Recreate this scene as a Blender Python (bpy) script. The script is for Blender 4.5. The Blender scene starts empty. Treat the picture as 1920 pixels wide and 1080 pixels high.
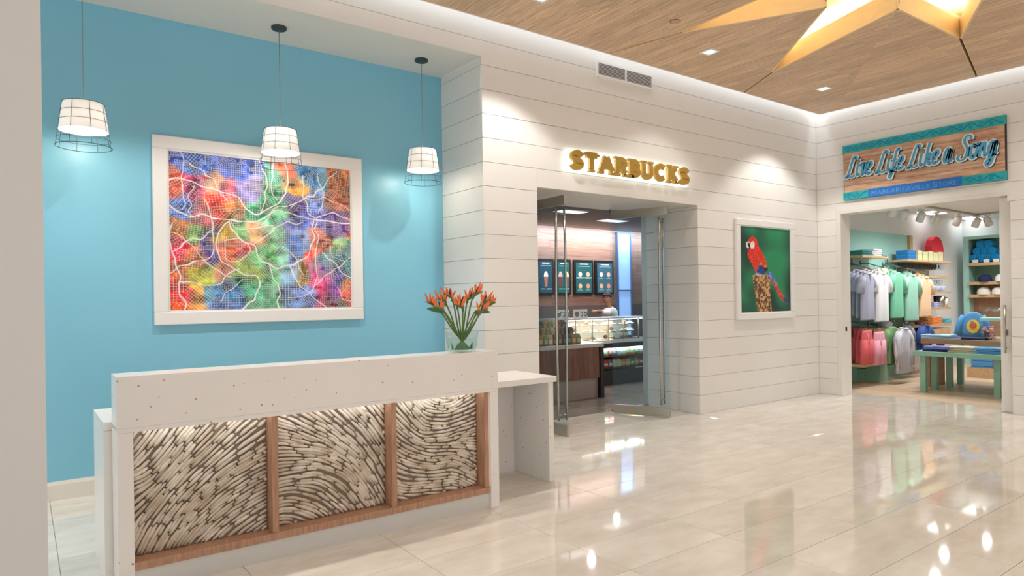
import bpy, bmesh, math, random
import numpy as np
from mathutils import Vector, Matrix
random.seed(7)
RND = random.Random(7)
sc = bpy.context.scene
COL = sc.collection
pi = math.pi

# ---------------------------------------------------------------- camera, world, exposure, large lights
H = 1.4414; F = 1252.77; YAW = 0.6344; CY = 561.97; ROLL = math.radians(0.8)
cam = bpy.data.cameras.new('camera'); camo = bpy.data.objects.new('camera', cam); COL.objects.link(camo)
cam.sensor_width = 36; cam.lens = F * 36 / 1920; cam.shift_y = (CY - 540) / 1920
cam.clip_end = 100
camo.matrix_world = Matrix.Translation((0, 0, H)) @ Matrix.Rotation(-YAW, 4, 'Z') @ Matrix.Rotation(pi / 2, 4, 'X') @ Matrix.Rotation(-ROLL, 4, 'Z')
sc.camera = camo
W = bpy.data.worlds.new('lobby_fill'); sc.world = W; W.use_nodes = True
W.node_tree.nodes['Background'].inputs[0].default_value = (0.985, 0.99, 1.0, 1)
W.node_tree.nodes['Background'].inputs[1].default_value = 1.15  # even ambient fill, added through the unbuilt sides of the lobby
vs = sc.view_settings
vs.view_transform = 'Standard'; vs.look = 'None'; vs.exposure = 0.0; vs.gamma = 1.0; vs.use_curve_mapping = False

# structure dimensions (metres); X runs right along the shiplap wall, Y away into it, Z up
B = 0.2298                                  # shiplap board pitch
YA = 5.2521; X1 = 3.5447; X2 = 4.198; X3 = 6.715; XB = 9.4626; YB = 6.0056
ZN = 3.7534; GAP = 0.1312; ZC = 4.0524; ZD = 2.5718
YJ1 = 4.90; YJ2 = 2.90; ZJ = 2.60
XF = 9.88                                   # where the shop floor begins
YS = 5.65                                   # left wall of the shop
XS = 15.85                                  # back wall of the shop
ZS = 2.98
YT = 6.14                                   # where the cafe floor begins

def area(name, loc, rot, sx, sy, power, color=(1, 1, 1), spread=pi):
    l = bpy.data.lights.new(name, 'AREA'); l.shape = 'RECTANGLE'; l.size = sx; l.size_y = sy
    l.energy = power; l.color = color; l.spread = spread
    o = bpy.data.objects.new(name, l); COL.objects.link(o); o.location = loc; o.rotation_euler = rot
    return o
def spot(name, loc, target, power, angle, blend=.4, color=(1, 1, 1), r=.05):
    l = bpy.data.lights.new(name, 'SPOT'); l.energy = power; l.spot_size = math.radians(angle); l.spot_blend = blend
    l.color = color; l.shadow_soft_size = r
    o = bpy.data.objects.new(name, l); COL.objects.link(o); o.location = loc
    o.rotation_euler = (Vector(target) - Vector(loc)).to_track_quat('-Z', 'Y').to_euler()
    return o
COOL = (.93, .96, 1.0); WARM = (1.0, .80, .52); NEUT = (1.0, .985, .96)
# cove strips above the edge of the timber ceiling, washing the walls
area('cove_light', ((XB - 4) / 2, YA - .07, ZC + .22), (math.radians(-14), 0, 0), XB + 4, .06, 30, COOL)
area('cove_light', (XB - .07, 1.0, ZC + .22), (0, math.radians(-14), 0), .06, 8.4, 19, COOL)
# recessed downlights: one row along the wall, others out in the lobby
DL = [(-3.17, 4.48), (-.90, 4.48), (1.38, 4.48), (3.66, 4.48), (5.94, 4.46), (8.20, 4.44), (8.6, 1.7), (8.6, -.6), (3.0, 1.3), (3.0, -1.0), (.6, 1.3), (.6, -1.2)]
for x, y in DL:
    spot('downlight_beam', (x, y, ZC - .012), (x, y, 0), (45 if x == 5.94 else 150) if y > 4 else (130 if x == 8.6 else 70), 106 if y > 4 else 140, .35 if y > 4 else 1, NEUT, .05)
# shop and cafe ceiling lights
for x, y in ((10.9, 4.3), (12.0, 4.6), (13.2, 4.4), (14.4, 4.3), (11.6, 2.6), (13.6, 2.0)): spot('shop_lamp', (x, y, ZS - .2), (x, y, 0), 92, 165, 1, (1, 1, 1), .05)
for x, y in ((6.0, 7.2), (7.6, 8.2), (9.4, 9.4), (8.9, 7.4), (9.9, 8.6)): spot('cafe_lamp', (x, y, 2.90), (x, y, 0), 85, 165, 1, (1, .96, .92), .05)
area('cafe_wall_wash', (9.8, 10.25, 2.90), (math.radians(25), 0, 0), 5, .12, 95, (.80, .88, 1.0))
area('menu_uplight', (9.8, 10.38, 2.36), (math.radians(195), 0, 0), 3.6, .05, 10, (1, .66, .36))

# ---------------------------------------------------------------- helpers
def lin(c):
    c = c / 255.0
    return c / 12.92 if c <= .04045 else ((c + .055) / 1.055) ** 2.4
def rgb(r, g, b): return (lin(r), lin(g), lin(b), 1)

S_, C_ = math.sin(YAW), math.cos(YAW); CT, ST = math.cos(ROLL), math.sin(ROLL)
def ray(x, y):
    a = x - 960; b = y - CY
    u = a * CT - b * ST; v = a * ST + b * CT
    r = u / F
    return Vector((r * C_ + S_, C_ - r * S_, -v / F))
def onX(x, y, X): d = ray(x, y); return Vector((X, d.y * X / d.x, H + d.z * X / d.x))
def onY(x, y, Y): d = ray(x, y); return Vector((d.x * Y / d.y, Y, H + d.z * Y / d.y))
def onZ(x, y, Z): d = ray(x, y); t = (Z - H) / d.z; return Vector((d.x * t, d.y * t, Z))

_M = {}
def mat(name, c, rough=.5, metal=0, var=0, scale=6, rand=0, island=0, bump=0, bscale=60, spec=.5, emit=0, ecol=None, coat=0, stretch=None, c2=None, alpha_sub=0):
    """principled material: noise mixes c with c2 (or a darker c); rand / island vary the value per object or per piece"""
    if name in _M: return _M[name]
    m = bpy.data.materials.new(name); m.use_nodes = True; nt = m.node_tree; N = nt.nodes; L = nt.links
    p = N['Principled BSDF']
    p.inputs['Roughness'].default_value = rough; p.inputs['Metallic'].default_value = metal
    p.inputs['Specular IOR Level'].default_value = spec; p.inputs['Coat Weight'].default_value = coat
    p.inputs['Base Color'].default_value = c
    tc = N.new('ShaderNodeTexCoord'); mp = N.new('ShaderNodeMapping'); L.new(tc.outputs['Object'], mp.inputs[0])
    if stretch: mp.inputs['Scale'].default_value = stretch
    out = None
    if var or c2:
        n = N.new('ShaderNodeTexNoise'); n.inputs['Scale'].default_value = scale; n.inputs['Detail'].default_value = 5; n.inputs['Roughness'].default_value = .6
        L.new(mp.outputs[0], n.inputs['Vector'])
        if rand:
            oi = N.new('ShaderNodeObjectInfo'); va = N.new('ShaderNodeVectorMath'); va.operation = 'ADD'; sc_ = N.new('ShaderNodeVectorMath'); sc_.operation = 'SCALE'
            cx = N.new('ShaderNodeCombineXYZ'); L.new(oi.outputs['Random'], cx.inputs[0]); L.new(oi.outputs['Random'], cx.inputs[1]); L.new(oi.outputs['Random'], cx.inputs[2])
            sc_.inputs['Scale'].default_value = 37; L.new(cx.outputs[0], sc_.inputs[0]); L.new(mp.outputs[0], va.inputs[0]); L.new(sc_.outputs[0], va.inputs[1]); L.new(va.outputs[0], n.inputs['Vector'])
        r = N.new('ShaderNodeValToRGB'); r.color_ramp.elements[0].position = .3; r.color_ramp.elements[1].position = .7
        d = c2 if c2 else tuple(x * (1 - var) for x in c[:3]) + (1,)
        r.color_ramp.elements[0].color = d; r.color_ramp.elements[1].color = c
        L.new(n.outputs['Fac'], r.inputs[0]); out = r.outputs[0]
    if rand or island:
        hsv = N.new('ShaderNodeHueSaturation'); mr = N.new('ShaderNodeMapRange')
        a = rand or island; mr.inputs['To Min'].default_value = 1 - a; mr.inputs['To Max'].default_value = 1 + a
        if island: g = N.new('ShaderNodeNewGeometry'); L.new(g.outputs['Random Per Island'], mr.inputs[0])
        else: g = N.new('ShaderNodeObjectInfo'); L.new(g.outputs['Random'], mr.inputs[0])
        L.new(mr.outputs[0], hsv.inputs['Value'])
        if out: L.new(out, hsv.inputs['Color'])
        else: hsv.inputs['Color'].default_value = c
        out = hsv.outputs[0]
    if out: L.new(out, p.inputs['Base Color'])
    if bump:
        n2 = N.new('ShaderNodeTexNoise'); n2.inputs['Scale'].default_value = bscale; n2.inputs['Detail'].default_value = 4; L.new(mp.outputs[0], n2.inputs['Vector'])
        b = N.new('ShaderNodeBump'); b.inputs['Strength'].default_value = bump; b.inputs['Distance'].default_value = .004
        L.new(n2.outputs['Fac'], b.inputs['Height']); L.new(b.outputs[0], p.inputs['Normal'])
    if emit:
        p.inputs['Emission Color'].default_value = ecol or c; p.inputs['Emission Strength'].default_value = emit
    _M[name] = m
    return m

def glass_mat(name, tint, refl=.09, rough=0.0):
    if name in _M: return _M[name]
    m = bpy.data.materials.new(name); m.use_nodes = True; nt = m.node_tree; N = nt.nodes; L = nt.links
    N.remove(N['Principled BSDF']); o = N['Material Output']
    t = N.new('ShaderNodeBsdfTransparent'); t.inputs[0].default_value = tint
    g = N.new('ShaderNodeBsdfGlossy'); g.inputs['Roughness'].default_value = rough; g.inputs[0].default_value = (.95, .98, 1, 1)
    f0 = N.new('ShaderNodeFresnel'); f0.inputs[0].default_value = 1.45; ge = N.new('ShaderNodeNewGeometry')
    f = N.new('ShaderNodeMath'); f.operation = 'MULTIPLY'; iv = N.new('ShaderNodeMath'); iv.operation = 'SUBTRACT'; iv.inputs[0].default_value = 1; L.new(ge.outputs['Backfacing'], iv.inputs[1]); L.new(f0.outputs[0], f.inputs[0]); L.new(iv.outputs[0], f.inputs[1])
    mx = N.new('ShaderNodeMixShader'); L.new(f.outputs[0], mx.inputs[0]); L.new(t.outputs[0], mx.inputs[1]); L.new(g.outputs[0], mx.inputs[2])
    L.new(mx.outputs[0], o.inputs[0]); _M[name] = m
    return m

def vcol_mat(name, rough=.5, emit=0):
    if name in _M: return _M[name]
    m = bpy.data.materials.new(name); m.use_nodes = True; nt = m.node_tree; p = nt.nodes['Principled BSDF']
    a = nt.nodes.new('ShaderNodeVertexColor'); a.layer_name = 'print'
    nt.links.new(a.outputs[0], p.inputs['Base Color']); p.inputs['Roughness'].default_value = rough
    if emit: nt.links.new(a.outputs[0], p.inputs['Emission Color']); p.inputs['Emission Strength'].default_value = emit
    _M[name] = m
    return m

class MB:
    """collects shapes and links them as ONE mesh object"""
    def __init__(s): s.v = []; s.f = []; s.sm = []
    def add(s, vs_, fs, smooth=False, M=None):
        o = len(s.v)
        s.v += [tuple(M @ Vector(v)) for v in vs_] if M else [tuple(v) for v in vs_]
        s.f += [tuple(i + o for i in f) for f in fs]; s.sm += [smooth] * len(fs); return s
    def box(s, x0, x1, y0, y1, z0, z1, M=None, bev=0):
        if bev:
            b = min(bev, (x1 - x0) * .45, (y1 - y0) * .45, (z1 - z0) * .45)
            bm = bmesh.new(); bmesh.ops.create_cube(bm, size=1)
            for v in bm.verts: v.co = Vector(((x0 + x1) / 2 + v.co.x * (x1 - x0), (y0 + y1) / 2 + v.co.y * (y1 - y0), (z0 + z1) / 2 + v.co.z * (z1 - z0)))
            bmesh.ops.bevel(bm, geom=bm.edges[:], offset=b, segments=1, affect='EDGES'); bm.verts.index_update()
            s.add([v.co[:] for v in bm.verts], [[v.index for v in f.verts] for f in bm.faces], False, M); bm.free(); return s
        v = [(x0, y0, z0), (x1, y0, z0), (x1, y1, z0), (x0, y1, z0), (x0, y0, z1), (x1, y0, z1), (x1, y1, z1), (x0, y1, z1)]
        return s.add(v, [(0, 3, 2, 1), (4, 5, 6, 7), (0, 1, 5, 4), (1, 2, 6, 5), (2, 3, 7, 6), (3, 0, 4, 7)], False, M)
    def prism(s, poly, a, b, axis=2, M=None):
        """extrude a 2D polygon from a to b along axis (0,1,2); polygon uses the two other axes in order"""
        n = len(poly)
        def P(p, t): return {0: (t, p[0], p[1]), 1: (p[0], t, p[1]), 2: (p[0], p[1], t)}[axis]
        v = [P(p, a) for p in poly] + [P(p, b) for p in poly]
        return s.add(v, [tuple(range(n))[::-1], tuple(range(n, 2 * n))] + [(i, (i + 1) % n, n + (i + 1) % n, n + i) for i in range(n)], False, M)
    def lathe(s, prof, n=20, M=None, cap=False, sq=None):
        v = []; f = []
        for r, z in prof:
            for k in range(n):
                a = 2 * pi * k / n; v.append((r * math.cos(a), r * math.sin(a), z))
        for i in range(len(prof) - 1):
            for k in range(n): f.append((i * n + k, i * n + (k + 1) % n, (i + 1) * n + (k + 1) % n, (i + 1) * n + k))
        if cap: f.append(tuple(range(n))[::-1]); f.append(tuple((len(prof) - 1) * n + k for k in range(n)))
        return s.add(v, f, True, M)
    def tube(s, path, r, n=8, M=None, closed=False, cap=True):
        P = [Vector(p) for p in path]; m = len(P); rs = r if isinstance(r, (list, tuple)) else [r] * m
        v = []; f = []; up = None
        for i in range(m):
            if closed: t = P[(i + 1) % m] - P[i - 1]
            else: t = P[min(i + 1, m - 1)] - P[max(i - 1, 0)]
            t.normalize()
            if up is None: up = t.orthogonal().normalized()
            up = (up - t * up.dot(t)); up = up.normalized() if up.length > 1e-6 else t.orthogonal().normalized()
            sd = t.cross(up)
            for k in range(n):
                a = 2 * pi * k / n; v.append(P[i] + (up * math.cos(a) + sd * math.sin(a)) * rs[i])
        for i in range(m if closed else m - 1):
            j = (i + 1) % m
            for k in range(n): f.append((i * n + k, i * n + (k + 1) % n, j * n + (k + 1) % n, j * n + k))
        if cap and not closed: f.append(tuple(range(n))[::-1]); f.append(tuple((m - 1) * n + k for k in range(n)))
        return s.add(v, f, True, M)
    def ball(s, c, rx, ry=None, rz=None, n=12, m=7, M=None):
        ry = ry or rx; rz = rz or rx; v = [(c[0], c[1], c[2] - rz)]; f = []
        for i in range(1, m):
            t = -pi / 2 + pi * i / m
            for k in range(n):
                a = 2 * pi * k / n; v.append((c[0] + rx * math.cos(t) * math.cos(a), c[1] + ry * math.cos(t) * math.sin(a), c[2] + rz * math.sin(t)))
        v.append((c[0], c[1], c[2] + rz))
        for k in range(n): f.append((0, 1 + (k + 1) % n, 1 + k)); f.append((len(v) - 1, len(v) - 1 - n + k, len(v) - 1 - n + (k + 1) % n))
        for i in range(m - 2):
            for k in range(n): f.append((1 + i * n + k, 1 + i * n + (k + 1) % n, 1 + (i + 1) * n + (k + 1) % n, 1 + (i + 1) * n + k))
        return s.add(v, f, True, M)
    def ribbon(s, path, w, y0, y1, M=None):
        """flat stroke in the XZ plane of width w (number or list), thick from y0 (front) to y1"""
        P = [Vector(p) for p in path]; n = len(P); ws = w if isinstance(w, list) else [w] * n; Lp = []; Rp = []
        for i in range(n):
            t = (P[min(i + 1, n - 1)] - P[max(i - 1, 0)]).normalized(); q = Vector((-t.y, t.x)) * ws[i] / 2
            Lp.append(P[i] + q); Rp.append(P[i] - q)
        v = []
        for p in Lp: v += [(p.x, y0, p.y), (p.x, y1, p.y)]
        for p in Rp: v += [(p.x, y0, p.y), (p.x, y1, p.y)]
        o = 2 * n; f = []
        for i in range(n - 1):
            a, b = 2 * i, 2 * i + 2
            f += [(a, b, o + b, o + a), (a + 1, o + a + 1, o + b + 1, b + 1), (a, a + 1, b + 1, b), (o + a, o + b, o + b + 1, o + a + 1)]
        f += [(0, o, o + 1, 1), (2 * n - 2, 2 * n - 1, o + 2 * n - 1, o + 2 * n - 2)]
        return s.add(v, f, False, M)
    def mesh(s, name, m):
        me = bpy.data.meshes.new(name); me.from_pydata(s.v, [], s.f); me.materials.append(m)
        me.polygons.foreach_set('use_smooth', s.sm); me.update()
        bm = bmesh.new(); bm.from_mesh(me); bmesh.ops.recalc_face_normals(bm, faces=bm.faces); bm.to_mesh(me); bm.free()
        return me
    def build(s, name, m, parent=None, **k): return link(name, s.mesh(name, m), parent, **k)

def link(name, me, parent=None, loc=None, rot=None, label=None, cat=None, group=None, kind=None):
    o = bpy.data.objects.new(name, me); COL.objects.link(o)
    if parent is not None: o.parent = parent
    if loc is not None: o.location = loc
    if rot is not None: o.rotation_euler = rot
    tag(o, label, cat, group, kind); return o
def tag(o, label=None, cat=None, group=None, kind=None):
    if label: o['label'] = label
    if cat: o['category'] = cat
    if group: o['group'] = group
    if kind: o['kind'] = kind
    return o
def thing(name, label, cat, loc=(0, 0, 0), rot=(0, 0, 0), group=None):
    o = link(name, None, None, loc, rot, label, cat, group); o.empty_display_size = .1; return o
def struct(name, mb, m, parent=None): return mb.build(name, m, parent, kind='structure' if parent is None else None)
def dup(o, loc=None, rot=None, label=None, group=None, scale=None, parent=None):
    c = o.copy(); COL.objects.link(c)
    if parent is not None: c.parent = parent
    if loc is not None: c.location = loc
    if rot is not None: c.rotation_euler = rot
    if scale: c.scale = (scale,) * 3
    if label: c['label'] = label
    if group: c['group'] = group
    for ch in list(o.children): dup(ch, parent=c)
    return c
def spline(pts, n=6, closed=False):
    P = [Vector(p) for p in pts]; m = len(P); out = []
    for i in range(m if closed else m - 1):
        g = (lambda k: P[k % m]) if closed else (lambda k: P[max(0, min(m - 1, k))])
        p0, p1, p2, p3 = g(i - 1), g(i), g(i + 1), g(i + 2)
        for k in range(n):
            t = k / n
            out.append(.5 * ((2 * p1) + (p2 - p0) * t + (2 * p0 - 5 * p1 + 4 * p2 - p3) * t * t + (3 * p1 - p0 - 3 * p2 + p3) * t ** 3))
    if not closed: out.append(P[-1])
    return out
def clip(poly, a, b, c):
    """keep the part of a 2D polygon where a*x + b*y <= c"""
    out = []
    for i in range(len(poly)):
        p, q = poly[i], poly[(i + 1) % len(poly)]; dp = a * p[0] + b * p[1] - c; dq = a * q[0] + b * q[1] - c
        if dp <= 0: out.append(p)
        if (dp < 0 < dq) or (dq < 0 < dp):
            t = dp / (dp - dq); out.append((p[0] + (q[0] - p[0]) * t, p[1] + (q[1] - p[1]) * t))
    return out
def parea(p): return abs(sum(p[i][0] * p[(i + 1) % len(p)][1] - p[(i + 1) % len(p)][0] * p[i][1] for i in range(len(p)))) / 2

ORD = ['first', 'second', 'third', 'fourth', 'fifth', 'sixth', 'seventh', 'eighth', 'ninth', 'tenth', 'eleventh', 'twelfth', 'thirteenth', 'fourteenth']
# ---------------------------------------------------------------- materials
PAINT = mat('white_paint', rgb(232, 228, 220), .45, var=.03, scale=1.2)
BOARD = mat('shiplap_paint', rgb(235, 232, 227), .42, var=.03, scale=1.5, rand=.012)
GROOVE = mat('joint_grey_paint', rgb(176, 170, 160), .7)  # grey backing colour that shows in the board joints
BLUE = mat('blue_paint', rgb(132, 199, 224), .38, var=.03, scale=1.0)
MARBLE = mat('polished_marble', rgb(230, 224, 215), .045, var=.09, scale=2.6, rand=.03, stretch=(1, 2.2, 1), c2=rgb(212, 202, 188))
GROUT = mat('grout', rgb(170, 160, 146), .6)
OAK = mat('oak_ceiling', rgb(232, 202, 168), .5, rand=.12, scale=7, stretch=(8, .5, 8), c2=rgb(186, 150, 116), bump=.15)
STAR = mat('star_lining_timber', rgb(240, 210, 160), .45, var=.08, scale=4, stretch=(2, 2, 6))
CREAM = mat('recess_paint', rgb(250, 240, 215), .6, var=.02)
QUARTZ = None
WALNUT = mat('walnut', rgb(198, 154, 124), .42, scale=7, stretch=(8, 8, .8), c2=rgb(160, 118, 92), bump=.1)
DRIFT = mat('driftwood', rgb(232, 222, 207), .75, scale=9, c2=rgb(188, 168, 146), island=.21, bump=.5, bscale=90)
METAL = mat('brushed_steel', rgb(190, 186, 176), .28, 1, var=.05, scale=20, stretch=(1, 1, 12))
BLACK = mat('black_metal', rgb(24, 26, 28), .45, var=.1)
DGREY = mat('dark_green_grey_metal', rgb(46, 62, 62), .5, var=.1)
GLASS = glass_mat('door_glass', (.89, .945, .975, 1))
CLEAR = glass_mat('clear_glass', (.93, .96, .96, 1))
FRAMEW = mat('white_frame', rgb(238, 236, 234), .4, var=.02)
WHITE = mat('white_plastic', rgb(235, 235, 232), .4, var=.02)
def quartz():
    m = mat('speckled_quartz', rgb(240, 235, 230), .28, var=.03, scale=3)
    nt = m.node_tree; N = nt.nodes; L = nt.links; p = N['Principled BSDF']; src = p.inputs['Base Color'].links[0].from_socket
    tc = N.new('ShaderNodeTexCoord'); v = N.new('ShaderNodeTexVoronoi'); v.inputs['Scale'].default_value = 33; v.inputs['Randomness'].default_value = 1
    nz = N.new('ShaderNodeTexNoise'); nz.inputs['Scale'].default_value = 90
    ad = N.new('ShaderNodeMixRGB'); ad.blend_type = 'ADD'; ad.inputs[0].default_value = .012; L.new(tc.outputs['Object'], ad.inputs[1]); L.new(nz.outputs['Color'], ad.inputs[2]); L.new(ad.outputs[0], v.inputs['Vector'])
    # only cells whose random value is high carry a chip
    sep = N.new('ShaderNodeSeparateColor'); L.new(v.outputs['Color'], sep.inputs[0])
    gt = N.new('ShaderNodeMath'); gt.operation = 'GREATER_THAN'; gt.inputs[1].default_value = .5; L.new(sep.outputs[0], gt.inputs[0])
    sz = N.new('ShaderNodeMath'); sz.operation = 'MULTIPLY'; sz.inputs[1].default_value = .21; L.new(sep.outputs[1], sz.inputs[0])
    lt = N.new('ShaderNodeMath'); lt.operation = 'LESS_THAN'; L.new(v.outputs['Distance'], lt.inputs[0]); L.new(sz.outputs[0], lt.inputs[1])
    mu = N.new('ShaderNodeMath'); mu.operation = 'MULTIPLY'; L.new(gt.outputs[0], mu.inputs[0]); L.new(lt.outputs[0], mu.inputs[1])
    rp = N.new('ShaderNodeValToRGB'); rp.color_ramp.elements[0].color = rgb(164, 140, 116); rp.color_ramp.elements[1].color = rgb(204, 174, 130); L.new(sep.outputs[2], rp.inputs[0])
    mx = N.new('ShaderNodeMixRGB'); L.new(mu.outputs[0], mx.inputs[0]); L.new(src, mx.inputs[1]); L.new(rp.outputs[0], mx.inputs[2]); L.new(mx.outputs[0], p.inputs['Base Color'])
    return m
QUARTZ = quartz()
def solid(name, r, g, b, rough=.7, **k): return mat(name, rgb(r, g, b), rough, var=k.pop('var', .08), scale=k.pop('scale', 12), **k)

# ---------------------------------------------------------------- floor
floor = struct('floor', MB().box(-5, XF, -6, YT, -.08, -.006), GROUT)
TX, TY = .81, .405
tile_me = MB().box(0, TX - .003, 0, TY - .003, -.012, 0, bev=.0012).mesh('tile', MARBLE)
nx0, nx1 = -6, 8; ny0, ny1 = -3, 10
rest = MB(); ntile = 0
for i in range(nx0, nx1):
    for j in range(ny0, ny1):
        x = 3.4 + TX * i; y = 2.09 + TY * j
        link('tile', tile_me, floor, (x, y, 0)); ntile += 1
for i in range(-10, 8):
    for j in range(-19, 10):
        if nx0 <= i < nx1 and ny0 <= j < ny1: continue
        x = 3.4 + TX * i; y = 2.09 + TY * j
        rest.box(x, x + TX - .003, y, y + TY - .003, -.012, 0)
rest.build('outer_tiles', MARBLE, floor, kind='stuff')

# ---------------------------------------------------------------- shiplap walls: every board is a part
def board(mb, parent): mb.build('board', BOARD, parent)
GP = .0035; TH_ = .016
wall_back = struct('wall_back', MB().box(X1 + .03, X2 - .03, YA + .012, YA + .10, 0, 4.40).box(X3 + .03, XB, YA + .012, YA + .10, 0, 4.40).box(X2 - .03, X3 + .03, YA + .012, YA + .10, ZD + .03, 4.40).box(-4, X1 + .03, YA + .012, YA + .10, ZN + .02, 4.40), GROOVE)
k = 0
while k * B < 4.38:
    z0, z1 = k * B + GP / 2, min((k + 1) * B, 4.40) - GP / 2
    def bd(x0, x1, a, b): return MB().box(x0, x1, YA, YA + TH_, a, b, bev=.0015)
    if z1 < ZD:
        board(bd(X1, X2, z0, z1), wall_back); board(bd(X3, XB, z0, z1), wall_back)
    elif z0 < ZD:
        board(bd(X1, X2, z0, z1).box(X2, X3, YA, YA + TH_, ZD, z1).box(X3, XB, YA, YA + TH_, z0, z1), wall_back)
    elif z1 < ZN: board(bd(X1, XB, z0, z1), wall_back)
    elif z0 < ZN: board(bd(X1, XB, z0, z1).box(-4, X1, YA, YA + TH_, ZN, z1), wall_back)
    else: board(bd(-4, XB, z0, z1), wall_back)
    k += 1
wall_side = struct('wall_side', MB().box(X1 + .012, X1 + .1, YA + .02, YB, 0, ZN), GROOVE)
for k in range(17):
    z0, z1 = k * B + GP / 2, min((k + 1) * B, ZN) - GP / 2
    board(MB().box(X1, X1 + TH_, YA + TH_ + .0005, YB, z0, z1, bev=.0015), wall_side)
wall_right = struct('wall_right', MB().box(XB + .012, XB + .24, YJ1 + .03, YA + .3, 0, 4.40).box(XB + .012, XB + .24, -6, YJ2 - .03, 0, 4.40).box(XB + .012, XB + .24, YJ2 - .03, YJ1 + .03, ZJ + .03, 4.40), GROOVE)
k = 0
while k * B < 4.38:
    z0, z1 = k * B + GP / 2, min((k + 1) * B, 4.40) - GP / 2
    def bd(y0, y1, a, b): return MB().box(XB, XB + TH_, y0, y1, a, b, bev=.0015)
    if z1 < ZJ: board(bd(YJ1 + .07, YA, z0, z1), wall_right); board(bd(-5, YJ2 - .03, z0, z1), wall_right)
    elif z0 < ZJ: board(bd(YJ1 + .07, YA, z0, z1).box(XB, XB + TH_, YJ2, YJ1 + .07, ZJ + .05, z1).box(XB, XB + TH_, -5, YJ2, z0, z1), wall_right)
    else: board(bd(-5, YA, z0, z1), wall_right)
    k += 1
# shop opening: jambs and head as flat white trim
trim = MB().box(XB - .006, XB + .25, YJ1, YJ1 + .07, 0, ZJ + .05, bev=.003).box(XB - .006, XB + .25, YJ2 - .03, YJ1, ZJ, ZJ + .05, bev=.003)
struct('trim_1', trim, PAINT)
# reveals of the cafe opening: boards on the right return, smooth soffit
reveal = struct('wall_reveal', MB().box(X3 + .016, X3 + .1, YA + .02, 6.13, 0, ZD).box(X2 - .1, X2 - .016, YA + .02, 6.13, 0, ZD), GROOVE)
for k in range(12):
    z0, z1 = k * B + GP / 2, min((k + 1) * B, ZD) - GP / 2
    board(MB().box(X3, X3 + TH_, YA + .017, 6.13, z0, z1, bev=.0015), reveal); board(MB().box(X2 - TH_, X2, YA + .017, 6.13, z0, z1, bev=.0015), reveal)
struct('ceiling_reveal', MB().box(X2 - .002, X3 + .002, YA + .017, 6.16, ZD - .0005, ZD + .06), PAINT)
struct('wall_rear', MB().box(-4, X1 + .02, YB, YB + .1, 0, ZN + .1), BLUE)
bb = MB().box(-4, X1, YB - .016, YB, 0, .115).prism([(YB - .016, .115), (YB, .115), (YB, .14), (YB - .008, .14)], -4, X1, 0)
struct('baseboard_rear', bb, PAINT)
struct('ceiling_niche', MB().box(-4, X1 + .002, YA + .0165, YB + .05, ZN - .0005, ZN + .05), PAINT)
struct('wall_left', MB().box(-1.6, .066, 2.75, 3.15, 0, 4.4), mat('column_paint', rgb(214, 212, 209), .5, var=.03, scale=1))
struct('ceiling_cove', MB().box(-5, XB + .25, -6, YA + .1, 4.40, 4.46), PAINT)

# ---------------------------------------------------------------- timber ceiling with the eight-pointed star
SC = Vector((5.77, 2.28)); A0 = math.radians(13.7)
TIPR = [2.06, 2.55] * 4; INR = .885
starp = []
for k in range(8):
    a = A0 + k * pi / 4; starp.append((SC.x + TIPR[k] * math.cos(a), SC.y + TIPR[k] * math.sin(a)))
    a += pi / 8; starp.append((SC.x + INR * math.cos(a), SC.y + INR * math.sin(a)))
CX0, CX1, CY0, CY1 = -4.0, XB - GAP, -5.0, YA - GAP
ceiling = tag(link('ceiling', None), kind='structure')
GW = .012                                   # half width of the grooves that run out from the tips
def half_sectors():
    """sixteen convex regions between a tip ray and the neighbouring inner-vertex ray, outside the star"""
    out = []
    for k in range(16):
        p, q = Vector(starp[k]), Vector(starp[(k + 1) % 16]); reg = []
        e = q - p; n = Vector((e.y, -e.x))                              # outward normal of this star edge
        if n.dot(p - SC) < 0: n = -n
        reg.append((-n.x, -n.y, -n.dot(p) - .0205))
        for w, sgn in ((p, -1), (q, 1)):
            d = (w - SC).normalized(); m = Vector((-d.y, d.x)) * sgn       # inside is m.x <= m.SC
            tip = (k % 2 == 0) if w is p else (k % 2 == 1)
            reg.append((m.x, m.y, m.dot(SC) - (GW if tip else 0)))
        out.append(reg)
    return out
HS = half_sectors()
PW = .145; planks = []
rr = random.Random(3)
x = CX0
while x < CX1:
    y = CY0 - rr.random() * 2.2; x1 = min(x + PW - .0025, CX1)
    while y < CY1:
        ln = rr.choice([1.5, 1.9, 2.3, 2.7]); y0, y1 = max(y, CY0), min(y + ln - .0025, CY1); y += ln
        if y1 <= y0: continue
        groups = {}
        for k, reg in enumerate(HS):
            p = [(x, y0), (x1, y0), (x1, y1), (x, y1)]
            for a, b, c in reg:
                p = clip(p, a, b, c)
                if len(p) < 3: break
            if len(p) >= 3 and parea(p) > 2e-4: groups.setdefault(((k + 1) // 2) % 8, []).append(p)   # pieces that meet on an inner ray stay one plank
        for g in groups.values(): planks.append(g)
    x += PW
def near(g): c = g[0][0]; return c[0] > 2.2 and c[1] > 1.2
front_pl = sorted([g for g in planks if near(g)], key=lambda g: -sum(map(parea, g)))[:300]
ids = set(map(id, front_pl)); other = MB()
for g in planks:
    mb = MB() if id(g) in ids else other
    dz = rr.uniform(0, .0012)
    for p in g: mb.prism(p, ZC + dz, ZC + .018, 2)
    if id(g) in ids: mb.build('plank', OAK, ceiling)
other.build('outer_planks', OAK, ceiling, kind='stuff')
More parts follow.
